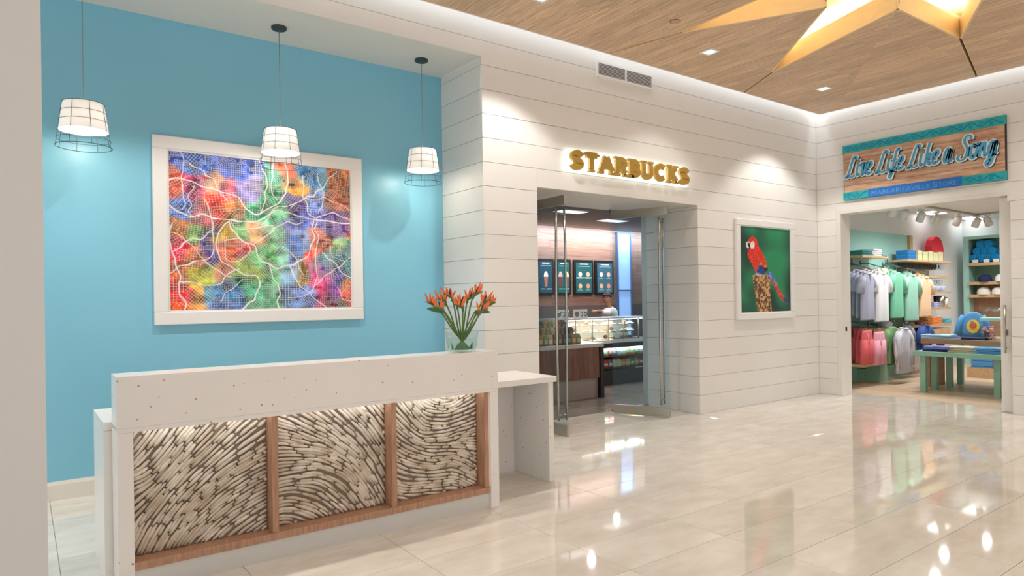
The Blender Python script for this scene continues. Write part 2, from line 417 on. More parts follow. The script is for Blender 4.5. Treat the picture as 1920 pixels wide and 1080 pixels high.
# dark board above the planks (closes joints and grooves), with the star left open
deck = MB()
for reg in HS:
    p = [(CX0, CY0), (CX1, CY0), (CX1, CY1), (CX0, CY1)]
    for i, (a, b, c) in enumerate(reg): p = clip(p, a, b, c + (GW + .001 if i else 0))
    deck.prism(p, ZC + .045, ZC + .07, 2)
deck.build('deck', mat('deck_board', rgb(96, 70, 48), .8, var=.1), ceiling)
# groove flanks
for k in range(8):
    a = A0 + k * pi / 4; d = Vector((math.cos(a), math.sin(a))); nrm = Vector((-d.y, d.x)); mb = MB()
    s0 = SC + d * (TIPR[k] + .02); L_ = 20
    for t in ((CX1 - s0.x) / d.x if abs(d.x) > 1e-6 else 99, (CX0 - s0.x) / d.x if abs(d.x) > 1e-6 else 99, (CY1 - s0.y) / d.y, (CY0 - s0.y) / d.y):
        if t > 0: L_ = min(L_, t)
    for sg in (-1, 1):
        q0 = s0 + nrm * sg * GW; q1 = q0 + d * (L_ - .02); q2 = q1 + nrm * sg * .006; q3 = q0 + nrm * sg * .006
        mb.prism([q0[:], q1[:], q2[:], q3[:]], ZC - .002, ZC + .045, 2)
    mb.build('groove_edge', STAR, ceiling)
# star lining: one board per edge
for k in range(16):
    p, q = Vector(starp[k]), Vector(starp[(k + 1) % 16]); e = (q - p).normalized(); n = Vector((e.y, -e.x))
    if n.dot(p - SC) < 0: n = -n
    MB().prism([p[:], q[:], (q + n * .02)[:], (p + n * .02)[:]], ZC - .002, ZC + .20, 2).build('star_lining', STAR, ceiling)
    r = MB().prism([(p + n * .03)[:], (q + n * .03)[:], (q + n * .055)[:], (p + n * .055)[:]], ZC + .16, ZC + .185, 2)
    r.build('light_strip', mat('warm_strip', (1, .8, .5, 1), emit=15, ecol=(1, .89, .70, 1)), ceiling)
big = [(SC.x + (math.hypot(px - SC.x, py - SC.y) * 1.0 + .34) * math.cos(math.atan2(py - SC.y, px - SC.x)), SC.y + (math.hypot(px - SC.x, py - SC.y) + .34) * math.sin(math.atan2(py - SC.y, px - SC.x))) for px, py in starp]
cap = MB()
n_ = 16
cap.add([(p[0], p[1], ZC + .33) for p in big] + [(SC.x, SC.y, ZC + .33)], [(k, (k + 1) % 16, 16) for k in range(16)])
cap.add([(p[0], p[1], ZC + .33) for p in big] + [(p[0], p[1], ZC + .06) for p in big], [(k, (k + 1) % 16, 16 + (k + 1) % 16, 16 + k) for k in range(16)])
cap.build('recess_top', CREAM, ceiling)
# edge board and cove tray
struct('trim_2', MB().box(CX0, CX1, CY1 - .012, CY1, ZC - .002, ZC + .12).box(CX1 - .012, CX1, CY0, CY1 - .012, ZC - .002, ZC + .12), FRAMEW)

# ---------------------------------------------------------------- recessed downlights
def downlight(x, y, label):
    t = thing('ceiling_light', label, 'ceiling light', (x, y, ZC), group='recessed square ceiling lights')
    s = .078; fr = MB()
    for a, b, c, d in ((-s, s, -s, -s + .022), (-s, s, s - .022, s), (-s, -s + .022, -s + .022, s - .022), (s - .022, s, -s + .022, s - .022)): fr.box(a, b, c, d, -.006, .003)
    fr.build('trim_ring', WHITE, t)
    MB().box(-s + .022, s - .022, -s + .022, s - .022, -.003, .002).build('lens', mat('lamp_lens', (1, 1, 1, 1), .4, emit=.75, ecol=(.92, .95, 1, 1)), t)
names_dl = {3: 'recessed square ceiling light above the left end of the shiplap wall', 4: 'recessed square ceiling light between the two star points nearest the gold sign', 5: 'recessed square ceiling light nearest the corner of the two shiplap walls'}
for i in names_dl: downlight(*DL[i], names_dl[i])
p = onZ(1266, 40, ZC)
t = thing('sprinkler_cover', 'round flush sprinkler cover in the timber ceiling beside the star', 'sprinkler', (p.x, p.y, ZC))
MB().lathe([(.0, -.006), (.042, -.006), (.045, -.002), (.045, .002)], 20).build('cover_plate', mat('tan_plate', rgb(196, 164, 128), .5, var=.03), t)
MB().lathe([(.046, -.003), (.052, -.003), (.052, .002), (.046, .002)], 20).build('rim', mat('dark_rim', rgb(120, 92, 66), .5, var=.03), t)

# ---------------------------------------------------------------- air vent high on the shiplap wall
vx0, vx1, vz0, vz1 = 5.053, 5.908, 3.862, 3.997
t = thing('air_vent', 'white slatted air vent high on the shiplap wall under the timber ceiling', 'air vent', ((vx0 + vx1) / 2, YA, vz0))
w = (vx1 - vx0) / 2; h = vz1 - vz0
MB().box(-w + .01, w - .01, -.004, -.001, .008, h - .008).build('backing', mat('vent_dark', rgb(70, 68, 64), .8, var=.1), t)
fr = MB().box(-w - .02, w + .02, -.014, 0, h - .006, h + .018).box(-w - .02, w + .02, -.014, 0, -.018, .006).box(-w - .02, -w + .006, -.014, 0, .006, h - .006).box(w - .006, w + .02, -.014, 0, .006, h - .006).box(-.012, .012, -.014, 0, .006, h - .006)
fr.build('frame', WHITE, t)
for s0, s1 in ((-w + .006, -.012), (.012, w - .006)):
    for k in range(8):
        z = .012 + k * (h - .02) / 8
        MB().prism([(-.012, z), (-.004, z + .007), (-.004, z + .0095), (-.012, z + .0035)], s0, s1, 0).build('slat', WHITE, t)

# ---------------------------------------------------------------- lettering: strokes
def arc(cx, cy, rx, ry, a0, a1, n=10): return [(cx + rx * math.cos(math.radians(a0 + (a1 - a0) * i / n)), cy + ry * math.sin(math.radians(a0 + (a1 - a0) * i / n))) for i in range(n + 1)]
def sp2(pts, n=5): return [(p.x, p.y) for p in spline([(a, b, 0) for a, b in pts], n)]
GL = {
 'S': (.62, [sp2([(.58, .78), (.5, .93), (.33, 1), (.12, .93), (.05, .75), (.15, .6), (.33, .51), (.5, .4), (.57, .24), (.48, .06), (.3, 0), (.12, .05), (.03, .22)])]),
 'T': (.68, [[(.0, 1), (.68, 1)], [(.34, 1.0), (.34, 0)]]),
 'A': (.78, [[(.0, 0), (.36, 1.04)], [(.4, 1.04), (.78, 0)], [(.16, .34), (.62, .34)]]),
 'R': (.68, [[(.08, 0), (.08, 1.0)], [(.08, 1), (.35, 1)] + arc(.35, .74, .25, .26, 90, -90) + [(.08, .48)], [(.34, .48), (.66, 0)]]),
 'B': (.64, [[(.08, 0), (.08, 1.0)], [(.08, 1), (.33, 1)] + arc(.33, .76, .22, .24, 90, -90) + [(.08, .52)], [(.08, .52), (.35, .52)] + arc(.35, .26, .25, .26, 90, -90) + [(.08, 0)]]),
 'U': (.7, [[(.08, 1), (.08, .3)] + arc(.35, .28, .27, .28, 180, 360) + [(.62, .3), (.62, 1)]]),
 'C': (.72, [arc(.4, .5, .36, .5, 48, 312, 18)]),
 'K': (.7, [[(.08, 0), (.08, 1.0)], [(.62, 1.02), (.12, .46)], [(.26, .6), (.66, -.02)]]),
 'M': (.9, [[(.06, 0), (.1, 1)], [(.1, 1), (.45, .15)], [(.45, .15), (.8, 1)], [(.8, 1), (.84, 0)]]),
 'G': (.76, [arc(.4, .5, .36, .5, 48, 335, 18) + [(.72, .45)], [(.48, .45), (.74, .45)]]),
 'I': (.2, [[(.1, 0), (.1, 1)]]),
 'V': (.76, [[(.0, 1), (.37, -.02)], [(.39, -.02), (.76, 1)]]),
 'L': (.56, [[(.08, 1), (.08, 0)], [(.08, .02), (.54, .02)]]),
 'E': (.58, [[(.08, 1), (.08, 0)], [(.08, .98), (.54, .98)], [(.08, .52), (.46, .52)], [(.08, .02), (.56, .02)]]),
 'O': (.8, [arc(.4, .5, .37, .5, 0, 360, 24)]),
}
SERIF = {'T': [(.34, 0), (0.02, .93), (.66, .93)], 'A': [(0, 0), (.78, 0)], 'R': [(.08, 0), (.66, 0), (.06, 1)], 'B': [(.06, 1), (.06, 0)], 'U': [(.08, 1), (.62, 1)], 'K': [(.08, 0), (.08, 1), (.62, 1), (.64, 0)], 'M': [(.06, 0), (.84, 0), (.06, 1), (.84, 1)], 'I': [(.1, 0), (.1, 1)], 'V': [(0, 1), (.76, 1)], 'L': [(.08, 1), (.08, 0)], 'E': [(.06, 1), (.06, 0)]}
def letter_mb(ch, hgt, sw, y0, y1, wx=1.0, serif=0.0):
    """one capital; hgt letter height, sw stroke width as a share of the height"""
    wd, strokes = GL[ch]; mb = MB(); k = 0
    for st in strokes:
        P = [((sw / 2 + x * (1 if ch == 'I' else 1)) * hgt * wx, (sw / 2 + y * (1 - sw)) * hgt) for x, y in st]
        mb.ribbon(P, sw * hgt, y0 + k * .0004, y1); k += 1
    if serif:
        for x, y in SERIF.get(ch, []):
            px = (sw / 2 + x) * hgt * wx; pz = y * hgt * (1 - serif)
            mb.box(px - serif * hgt * 1.5, px + serif * hgt * 1.5, y0 + .0008, y1, pz, pz + serif * hgt)
    return mb, (wd + sw) * hgt * wx

# gold letters over the cafe door, lit from behind
GOLD = mat('gold_letters', rgb(188, 150, 66), .5, .1, var=.06, scale=9)
sx0, sx1, sz0, sz1 = 4.585, 6.492, 2.782, 2.99
sign = thing('letter_sign', 'gold capital letter sign with white backlight over the glass doors', 'sign', (sx0, YA, sz0))
word = 'STARBUCKS'; hgt = sz1 - sz0; adv = []
tw = sum((GL[c][0] + .31) * hgt for c in word); wxs = (sx1 - sx0) / (tw - .02 * hgt * 8)
cur = 0
HALO = mat('letter_halo', (1, 1, 1, 1), emit=5.0, ecol=(.86, 1, .98, 1))
for c in word:
    mb, wd = letter_mb(c, hgt, .31, -.075, -.035, wxs, .13)
    o = mb.build('letter', GOLD, sign, loc=(cur, 0, 0))
    bk, _ = letter_mb(c, hgt * .9, .22, -.033, -.028, wxs)
    bk.build('backlight', HALO, o, loc=(.012, 0, hgt * .05))
    MB().box(wd * .4, wd * .4 + .012, -.03, 0, hgt * .45, hgt * .45 + .012).build('standoff', METAL, o)
    cur += wd - .02 * hgt * wxs
area('letter_backlight', ((sx0 + sx1) / 2, YA - .036, (sz0 + sz1) / 2), (math.radians(90), 0, 0), sx1 - sx0 + .02, hgt * .9, 6, (.88, 1, 1))

# ---------------------------------------------------------------- printed panels (flat pictures) as coloured grids
def print_panel(name, w, h, nx, nz, img, parent, m, loc=(0, 0, 0), rot=(0, 0, 0)):
    """img: array nz x nx x 3 linear colour, row 0 at the bottom; the panel faces -Y"""
    xs = np.linspace(-w / 2, w / 2, nx); zs = np.linspace(0, h, nz)
    co = np.zeros((nz, nx, 3)); co[..., 0] = xs[None, :]; co[..., 2] = zs[:, None]
    idx = np.arange(nx * nz).reshape(nz, nx)
    f = np.stack([idx[:-1, :-1], idx[:-1, 1:], idx[1:, 1:], idx[1:, :-1]], -1).reshape(-1, 4)
    me = bpy.data.meshes.new(name); me.vertices.add(nx * nz); me.vertices.foreach_set('co', co.ravel())
    me.loops.add(f.size); me.loops.foreach_set('vertex_index', f.ravel()); me.polygons.add(len(f)); me.polygons.foreach_set('loop_start', np.arange(0, f.size, 4))
    me.update(calc_edges=True)
    at_ = me.color_attributes.new('print', 'FLOAT_COLOR', 'POINT'); c = np.ones((nz * nx, 4)); c[:, :3] = img.reshape(-1, 3); at_.data.foreach_set('color', c.ravel())
    me.materials.append(m)
    return link(name, me, parent, loc, rot)
def to_lin(a):
    a = np.clip(a / 255.0, 0, 1); return np.where(a <= .04045, a / 12.92, ((a + .055) / 1.055) ** 2.4)
def vnoise(nx, nz, cells, seed, asp=1.0):
    r = np.random.RandomState(seed); cz = max(2, int(cells / asp)); g = r.rand(cz + 2, cells + 2)
    u = np.linspace(0, cells - 1e-6, nx); v = np.linspace(0, cz - 1e-6, nz); iu = u.astype(int); iv = v.astype(int); fu = u - iu; fv = v - iv
    fu = fu * fu * (3 - 2 * fu); fv = fv * fv * (3 - 2 * fv); iv = iv[:, None]; fv = fv[:, None]
    return (g[iv, iu] * (1 - fu) + g[iv, iu + 1] * fu) * (1 - fv) + (g[iv + 1, iu] * (1 - fu) + g[iv + 1, iu + 1] * fu) * fv
def seg_dist(X, Y, pts):
    d = np.full(X.shape, 9.0)
    for (x0, y0), (x1, y1) in zip(pts[:-1], pts[1:]):
        dx, dy = x1 - x0, y1 - y0; L2 = dx * dx + dy * dy + 1e-12
        t = np.clip(((X - x0) * dx + (Y - y0) * dy) / L2, 0, 1); d = np.minimum(d, np.hypot(X - x0 - t * dx, Y - y0 - t * dy))
    return d
def inpoly(X, Y, pts):
    ins = np.zeros(X.shape, bool); j = len(pts) - 1
    for i in range(len(pts)):
        (xi, yi), (xj, yj) = pts[i], pts[j]
        with np.errstate(divide='ignore', invalid='ignore'):
            ins ^= ((yi > Y) != (yj > Y)) & (X < (xj - xi) * (Y - yi) / (yj - yi + 1e-12) + xi)
        j = i
    return ins

# watercolour street map in a white frame on the blue wall
def map_image(nx, nz):
    asp = nx / nz; u, v = np.meshgrid(np.linspace(0, 1, nx), np.linspace(0, 1, nz)); v = 1 - v           # v down from the top, as in the print
    spots = [(.03, .06, 60, 90, 190), (.12, .04, 70, 110, 200), (.28, .05, 70, 100, 205), (.44, .06, 50, 90, 200), (.55, .1, 40, 160, 140), (.6, .05, 235, 90, 50), (.66, .14, 250, 170, 60), (.73, .08, 70, 150, 220), (.82, .1, 90, 170, 215), (.93, .06, 215, 120, 60), (.97, .15, 150, 80, 40),
             (.04, .2, 225, 90, 60), (.14, .2, 225, 70, 130), (.24, .16, 240, 170, 130), (.33, .2, 220, 100, 120), (.42, .2, 150, 140, 215), (.55, .24, 90, 200, 150), (.64, .28, 70, 60, 130), (.78, .24, 110, 140, 210), (.92, .24, 225, 110, 70), (.08, .34, 70, 110, 200), (.16, .36, 200, 80, 90), (.25, .34, 240, 60, 40), (.35, .36, 235, 150, 90), (.46, .38, 80, 200, 150), (.53, .34, 120, 220, 170),
             (.6, .44, 130, 150, 220), (.7, .38, 90, 110, 200), (.8, .4, 110, 110, 200), (.9, .42, 90, 50, 130), (.98, .44, 235, 90, 60), (.05, .46, 235, 130, 50), (.13, .5, 130, 190, 90), (.2, .52, 60, 50, 110), (.28, .5, 245, 190, 50), (.36, .5, 130, 200, 120), (.44, .52, 240, 180, 120), (.52, .52, 140, 210, 170), (.62, .56, 60, 110, 200), (.72, .54, 150, 170, 220), (.8, .52, 240, 110, 70), (.9, .54, 150, 200, 130), (.98, .6, 60, 130, 130),
             (.05, .62, 225, 50, 80), (.14, .64, 240, 130, 80), (.2, .62, 70, 60, 150), (.28, .62, 240, 100, 50), (.38, .62, 235, 90, 90), (.46, .64, 120, 210, 130), (.56, .66, 140, 210, 190), (.66, .66, 110, 150, 215), (.78, .64, 235, 90, 80), (.88, .66, 110, 190, 210), (.97, .7, 70, 120, 130), (.06, .74, 235, 110, 60), (.14, .76, 225, 215, 60), (.22, .76, 200, 210, 70), (.3, .72, 235, 120, 70), (.4, .74, 150, 180, 70), (.48, .78, 90, 190, 120), (.58, .76, 130, 180, 220), (.7, .76, 235, 190, 110), (.8, .76, 220, 80, 140), (.88, .76, 120, 110, 210), (.95, .82, 200, 120, 80),
             (.05, .87, 225, 40, 40), (.13, .86, 240, 160, 60), (.22, .88, 90, 160, 190), (.3, .86, 60, 130, 200), (.38, .84, 40, 160, 110), (.44, .9, 60, 180, 130), (.52, .88, 120, 190, 150), (.6, .88, 120, 160, 225), (.7, .9, 110, 140, 220), (.78, .88, 230, 70, 130), (.86, .88, 170, 80, 190), (.96, .9, 235, 70, 50), (.06, .97, 235, 90, 40), (.25, .97, 110, 140, 210), (.45, .98, 90, 180, 130), (.65, .98, 100, 150, 225), (.85, .97, 210, 70, 110), (.92, .96, 60, 80, 70)]
    wu = u + (vnoise(nx, nz, 9, 1) - .5) * .10; wv = v + (vnoise(nx, nz, 9, 2) - .5) * .10
    acc = np.zeros((nz, nx, 3)); ws = np.zeros((nz, nx))
    for a, b, r, g, bl in spots:
        w_ = np.exp(-(((wu - a) * asp) ** 2 + (wv - b) ** 2) / (2 * .027 ** 2)) + 1e-9; acc += w_[..., None] * np.array([r, g, bl]); ws += w_
    img = acc / ws[..., None]
    n1 = vnoise(nx, nz, 26, 3)[..., None]; n2 = vnoise(nx, nz, 60, 4)[..., None]
    n3 = vnoise(nx, nz, 14, 13)[..., None]
    img = img * (.50 + .62 * n1) * (.62 + .38 * np.clip((n3 - .12) * 4, 0, 1)) + 50 * (n2 - .42)
    g_ = img.mean(2, keepdims=True); img = g_ + (img - g_) * 1.25 + 8
    X = u * asp; Y = v
    # small streets: patches of grids turned different ways
    r = np.random.RandomState(5); cs = [(r.rand() * asp, r.rand(), r.choice([0, 0, 0, 8, -9, 38, 40, -28, 60]), r.uniform(.0105, .019), r.uniform(.009, .017)) for _ in range(70)]
    d0 = np.full(X.shape, 9.); ang = np.zeros(X.shape); pa = np.ones(X.shape); pb = np.ones(X.shape)
    jx = X + (vnoise(nx, nz, 16, 8) - .5) * .05; jy = Y + (vnoise(nx, nz, 16, 9) - .5) * .05
    for cx, cy, an, p1, p2 in cs:
        d = np.hypot(jx - cx, jy - cy); m = d < d0; d0 = np.where(m, d, d0); ang = np.where(m, math.radians(an), ang); pa = np.where(m, p1, pa); pb = np.where(m, p2, pb)
    a = X * np.cos(ang) + Y * np.sin(ang); b = -X * np.sin(ang) + Y * np.cos(ang)
    ga = np.abs((a / pa) % 1 - .5) * pa; gb = np.abs((b / pb) % 1 - .5) * pb
    keep = (vnoise(nx, nz, 40, 11) > .24)
    st = np.clip(1 - np.minimum(ga, gb) / .0022, 0, 1) * keep * .85
    def road(pts, wdt, s=1.0):
        nonlocal st
        P = sp2([(p * asp, q) for p, q in pts], 6); st = np.maximum(st, np.clip(1.5 - seg_dist(RX, RY, P) / wdt, 0, 1) * s)
    RX = X + (vnoise(nx, nz, 18, 14) - .5) * .035; RY = Y + (vnoise(nx, nz, 18, 15) - .5) * .035
    mj = .0046; md = .0032
    road([(0, .2), (.08, .18), (.2, .21), (.32, .25), (.38, .31), (.44, .36), (.52, .33), (.58, .26), (.62, .14), (.61, 0)], mj)
    road([(0, .33), (.06, .38), (.2, .4), (.3, .41), (.42, .42), (.55, .35), (.66, .34), (.76, .39), (.9, .39), (1, .4)], mj)
    road([(.3, .42), (.25, .5), (.23, .58), (.26, .69), (.36, .76), (.44, .79), (.46, .86), (.4, .95), (.34, 1.0)], mj)
    road([(.3, .43), (.34, .53), (.43, .57), (.45, .66), (.52, .7), (.63, .7), (.72, .63), (.76, .54), (.76, .4)], mj)
    road([(.43, .56), (.52, .48), (.6, .42), (.7, .4)], md); road([(.52, .7), (.55, .84), (.57, 1)], mj)
    road([(.01, .46), (.02, .66), (.05, .8), (.06, .9), (.09, 1)], mj); road([(.05, .8), (.14, .83), (.24, .83), (.28, .77), (.34, .73)], md)
    road([(0, .75), (.1, .71), (.2, .66), (.22, .55), (.2, .4), (.19, .28)], md); road([(.02, .62), (.14, .55), (.22, .47)], md)
    road([(.47, 0), (.5, .12), (.5, .25), (.47, .36)], md); road([(.54, 0), (.53, .16), (.56, .26)], md)
    road([(.47, .44), (.56, .32), (.6, .3), (.7, .26), (.8, .16), (.92, .03)], md); road([(.71, .08), (.72, .3), (.77, .38)], md)
    road([(.78, .38), (.86, .33), (.94, .34), (1, .38)], md); road([(.78, .4), (.79, .6), (.78, .8), (.75, .9)], md)
    road([(.82, .62), (.88, .68), (.94, .75), (1, .8)], md); road([(.63, .7), (.68, .82), (.76, .92), (.84, .99)], md)
    road([(.58, .56), (.65, .66), (.7, .76)], .0023); road([(.07, .0), (.08, .2), (.07, .36)], .0023); road([(.8, .05), (.82, .2), (.8, .34)], .0023)
    road([(.1, .08), (.2, .15), (.3, .3)], .0023); road([(.25, .95), (.3, .87), (.36, .8)], .0023); road([(.6, .92), (.72, .9), (.82, .8), (1, .62)], .0023)
    road([(.12, .22), (.1, .34), (.14, .4)], .0023); road([(.31, .42), (.36, .48), (.44, .46), (.54, .44)], md); road([(.27, .56), (.36, .54), (.4, .6), (.34, .68), (.28, .66), (.27, .56)], .0028)
    road([(.64, .3), (.74, .24), (.86, .24), (1, .3)], .0023); road([(.86, .56), (.9, .64), (.98, .66)], .0023); road([(.9, .84), (.94, .92), (1, .95)], .0023); road([(.02, .5), (.1, .58), (.2, .72), (.3, .78)], .0023)
    st = np.clip(st, 0, 1)[..., None]
    out = img * (1 - st) + np.array([246, 240, 238]) * st
    return to_lin(out)
def picture(name, label, x0, x1, z0, z1, yw, bord, dep, img, nx, nz, cat='picture'):
    t = thing(name, label, cat, ((x0 + x1) / 2, yw, z0)); w, h = x1 - x0, z1 - z0
    for nm, a, b, c, d in (('frame_rail', -w / 2, w / 2, h - bord, h), ('frame_rail', -w / 2, w / 2, 0, bord), ('frame_stile', -w / 2, -w / 2 + bord, bord, h - bord), ('frame_stile', w / 2 - bord, w / 2, bord, h - bord)):
        MB().box(a, b, -dep, 0, c, d, bev=.006).build(nm, FRAMEW, t)
    fil = MB(); q = .012; iw = w / 2 - bord
    fil.box(-iw, iw, -dep + .012, -.008, h - bord - q, h - bord).box(-iw, iw, -dep + .012, -.008, bord, bord + q).box(-iw, -iw + q, -dep + .012, -.008, bord + q, h - bord - q).box(iw - q, iw, -dep + .012, -.008, bord + q, h - bord - q)
    fil.build('inner_fillet', FRAMEW, t)
    print_panel('print', w - 2 * bord, h - 2 * bord, nx, nz, img, t, vcol_mat('print_ink', .55), (0, -dep + .02, bord))
    return t
picture('framed_picture', 'large white framed watercolour street map on the blue wall', .859, 2.6337, 1.2769, 2.8015, YB, .105, .045, map_image(440, 372), 440, 372)

def parrot_image(nx, nz):
    u, v = np.meshgrid(np.linspace(0, 1, nx), np.linspace(0, 1, nz)); v = 1 - v; asp = 1.19 / 1.165
    img = np.zeros((nz, nx, 3)); n = vnoise(nx, nz, 5, 21) * .6 + vnoise(nx, nz, 3, 22) * .4
    lo, hi = np.array([22, 62, 52]), np.array([34, 140, 92]); img[:] = lo + (hi - lo) * np.clip((n - .3) * 2.4, 0, 1)[..., None]
    img += (np.exp(-((u - .1) ** 2 + (v - .85) ** 2) / .03))[..., None] * np.array([10, 40, 24])
    fine = vnoise(nx, nz, 60, 23); fv_ = vnoise(nx, nz, 34, 24)
    def put(pts, col, k=0, sm=True):
        P = sp2(pts + [pts[0]], 5) if sm else pts
        m = inpoly(u, v, P); c = np.array(col) * (1 + k * (fine - .5))[..., None]; img[m] = c[m]
    st_ = np.clip((fine * .6 + fv_ * .6 - .45) * 4, 0, 1)[..., None]
    bark = np.array([92, 58, 34]) * (1 - st_) + np.array([214, 170, 118]) * st_
    m = inpoly(u, v, [(.23, .57), (.3, .55), (.45, .545), (.57, .57), (.57, .7), (.6, 1), (.33, 1), (.27, .75)]); img[m] = bark[m]
    put([(.57, .55), (.62, .58), (.86, .82), (.97, .905), (.95, .91), (.80, .85), (.66, .7), (.58, .62)], (196, 60, 52), .5)
    put([(.52, .50), (.6, .53), (.68, .61), (.66, .65), (.58, .6), (.53, .55)], (96, 120, 190), .8)
    put([(.64, .62), (.7, .64), (.73, .68), (.69, .69)], (170, 130, 150), .5)
    put([(.84, .82), (.9, .84), (.97, .90), (.95, .91), (.86, .87)], (50, 70, 130), .6)
    put([(.15, .18), (.2, .13), (.26, .12), (.32, .16), (.36, .23), (.44, .31), (.5, .4), (.52, .46), (.5, .52), (.4, .5), (.33, .53), (.3, .53), (.22, .43), (.15, .35), (.15, .3), (.16, .24)], (222, 52, 32), .35)
    put([(.36, .42), (.44, .42), (.5, .45), (.5, .48), (.42, .475), (.36, .46)], (206, 120, 40), .6)
    put([(.33, .46), (.4, .45), (.48, .49), (.48, .545), (.4, .55), (.32, .53)], (48, 66, 150), .9)
    put([(.45, .475), (.52, .47), (.53, .5), (.48, .52)], (26, 30, 44), .3)
    put([(.28, .55), (.32, .53), (.36, .55), (.33, .57), (.28, .565)], (150, 140, 170), .8)
    put([(.21, .19), (.26, .175), (.28, .21), (.27, .25), (.22, .26), (.2, .23)], (240, 226, 220), .1)
    put([(.12, .19), (.17, .18), (.2, .2), (.19, .26), (.14, .255), (.12, .23)], (226, 226, 222), .1)
    put([(.145, .2), (.18, .195), (.2, .21), (.195, .25), (.165, .24)], (24, 22, 26), .1)
    put([(.16, .25), (.2, .25), (.19, .27), (.165, .265)], (40, 30, 32), .1)
    put([(.235, .2), (.246, .2), (.246, .212), (.235, .212)], (30, 20, 20), 0, False)
    return to_lin(img)
picture('framed_picture', 'white framed picture of a red macaw on a stump, right of the cafe door', 7.448, 8.793, 1.136, 2.456, YA, .084, .04, parrot_image(170, 170), 170, 170)

# ---------------------------------------------------------------- pendant lamps
SHADE = mat('linen_shade', rgb(250, 242, 230), .8, var=.02, emit=.38, ecol=(1, .94, .87, 1))
WIRE = mat('dark_wire', rgb(60, 74, 80), .45, .6, var=.05)
def pendant(x, y, zt, zs, zb, label):
    """zt shade top, zs shade bottom, zb cage bottom"""
    t = thing('pendant_lamp', label, 'lamp', (x, y, ZN), group='wire cage pendant lamps along the blue wall')
    MB().lathe([(0, -.022), (.058, -.022), (.062, -.018), (.062, 0), (0, 0)], 24).build('canopy', DGREY, t)
    MB().tube([(0, 0, -.02), (0, 0, zt - ZN + .01)], .003, 6).build('cord', mat('grey_cord', rgb(150, 152, 148), .6, var=.05), t)
    a, b, c = zt - ZN, zs - ZN, zb - ZN; rt, rs = .128, .155; rb = rs + (rs - rt) * (b - c) / (a - b)
    MB().lathe([(.012, a), (rt - .004, a), (rt, a - .004), (rs, b), (rs - .003, b), (rt - .004, a - .004), (.012, a - .003)], 36).build('lamp_shade', SHADE, t)
    cg = MB(); e = .004
    for k in range(8):
        an = 2 * pi * k / 8 + .2; cg.tube([((r + e) * math.cos(an), (r + e) * math.sin(an), z) for r, z in ((rt, a), (rs, b), (rb, c))], .0016, 5)
    for z in (a, a - (a - b) * .33, a - (a - b) * .66, b - .012, b - (b - c) * .55, c):
        r = rt + (rs - rt) * (a - z) / (a - b) + e; cg.tube([(r * math.cos(q * 2 * pi / 36), r * math.sin(q * 2 * pi / 36), z) for q in range(36)], .0026 if z == c else .0015, 5, closed=True)
    cg.build('wire_cage', WIRE, t)
    bl = MB().lathe([(.016, a - .03), (.016, a - .06), (.03, a - .09), (.036, a - .115), (.03, a - .14), (.012, a - .155), (0, a - .157)], 14)
    bl.build('bulb', mat('bulb_glow', (1, 1, 1, 1), emit=14, ecol=(1, .9, .74, 1)), t)
    l = bpy.data.lights.new('bulb_light', 'POINT'); l.energy = 4; l.color = (1, .88, .72); l.shadow_soft_size = .05
    lo = bpy.data.objects.new('bulb_light', l); COL.objects.link(lo); lo.location = (x, y, b - .01 + ZN)
PY = 5.65
def pz(px, py): return onY(px, py, PY).z
pendant(onY(157, 230, PY).x, PY, pz(158, 195), pz(158, 246), pz(160, 276), 'wire cage pendant lamp beside the white column, leftmost of three')
pendant(1.772, PY, pz(524, 244), pz(524, 287), pz(524, 312), 'wire cage pendant lamp hanging in front of the street map')
pendant(3.120, PY, pz(791, 281), pz(791, 320), pz(791, 343), 'wire cage pendant lamp nearest the shiplap return, right of the map')

# ---------------------------------------------------------------- reception desk
DX0, DX1, DY, DZ = .375, 2.6755, 3.8146, 1.0873
desk = thing('reception_desk', 'white speckled reception desk with driftwood front and low side worktop', 'desk', (DX0, DY, 0))
desk.matrix_basis = Matrix.Translation((0, 0, 0))
LI, RI, ZB = .447, 2.607, .806
slab = MB().box(DX0, DX1, DY, DY + .215, ZB + .022, DZ, bev=.002).box(DX0, DX1, DY, DY + .022, ZB, ZB + .022).box(DX0, LI, DY, DY + .215, 0, ZB - .0005, bev=.002).box(RI, DX1, DY, DY + .215, 0, ZB - .0005, bev=.002)
slab.build('front_slab', QUARTZ, desk)
WX0, WX1, WY0, WY1, WZ = .336, 3.393, 4.075, 4.58, .8367
MB().box(WX0, WX1, DY + .217, WY1, WZ - .045, WZ, bev=.002).build('worktop', QUARTZ, desk)
MB().box(WX1 - .05, WX1, WY0, WY1, 0, WZ - .0455, bev=.002).build('end_panel', QUARTZ, desk)
MB().box(WX0, WX0 + .05, DY + .2155, WY1, 0, WZ - .0455, bev=.002).build('end_panel', QUARTZ, desk)
MB().box(DX1 - .1, WX1 - .0505, WY1 - .04, WY1, 0, WZ - .046).build('back_panel', QUARTZ, desk)
MB().box(LI, RI, DY + .126, DY + .2, .02, ZB - .001).build('backing_board', mat('driftwood_backing', rgb(160, 142, 122), .8, var=.15), desk)
MB().box(LI, RI, DY + .02, DY + .12, .0, .106).build('kick_plate', mat('kick_steel', rgb(214, 212, 208), .35, .2, var=.03), desk)
MB().box(LI, RI, DY + .008, DY + .125, .108, .148, bev=.002).build('bottom_rail', WALNUT, desk)
POSTS = [(1.128, 1.163), (1.865, 1.900), (2.566, RI - .006)]
for a, b in POSTS: MB().box(a, b, DY + .012, DY + .125, .1485, ZB - .001, bev=.002).build('post', WALNUT, desk)
MB().box(LI + .02, RI - .02, DY + .024, DY + .040, ZB + .008, ZB + .020).build('light_strip', mat('panel_strip', (1, 1, 1, 1), emit=6, ecol=(.92, .97, 1, 1)), desk)
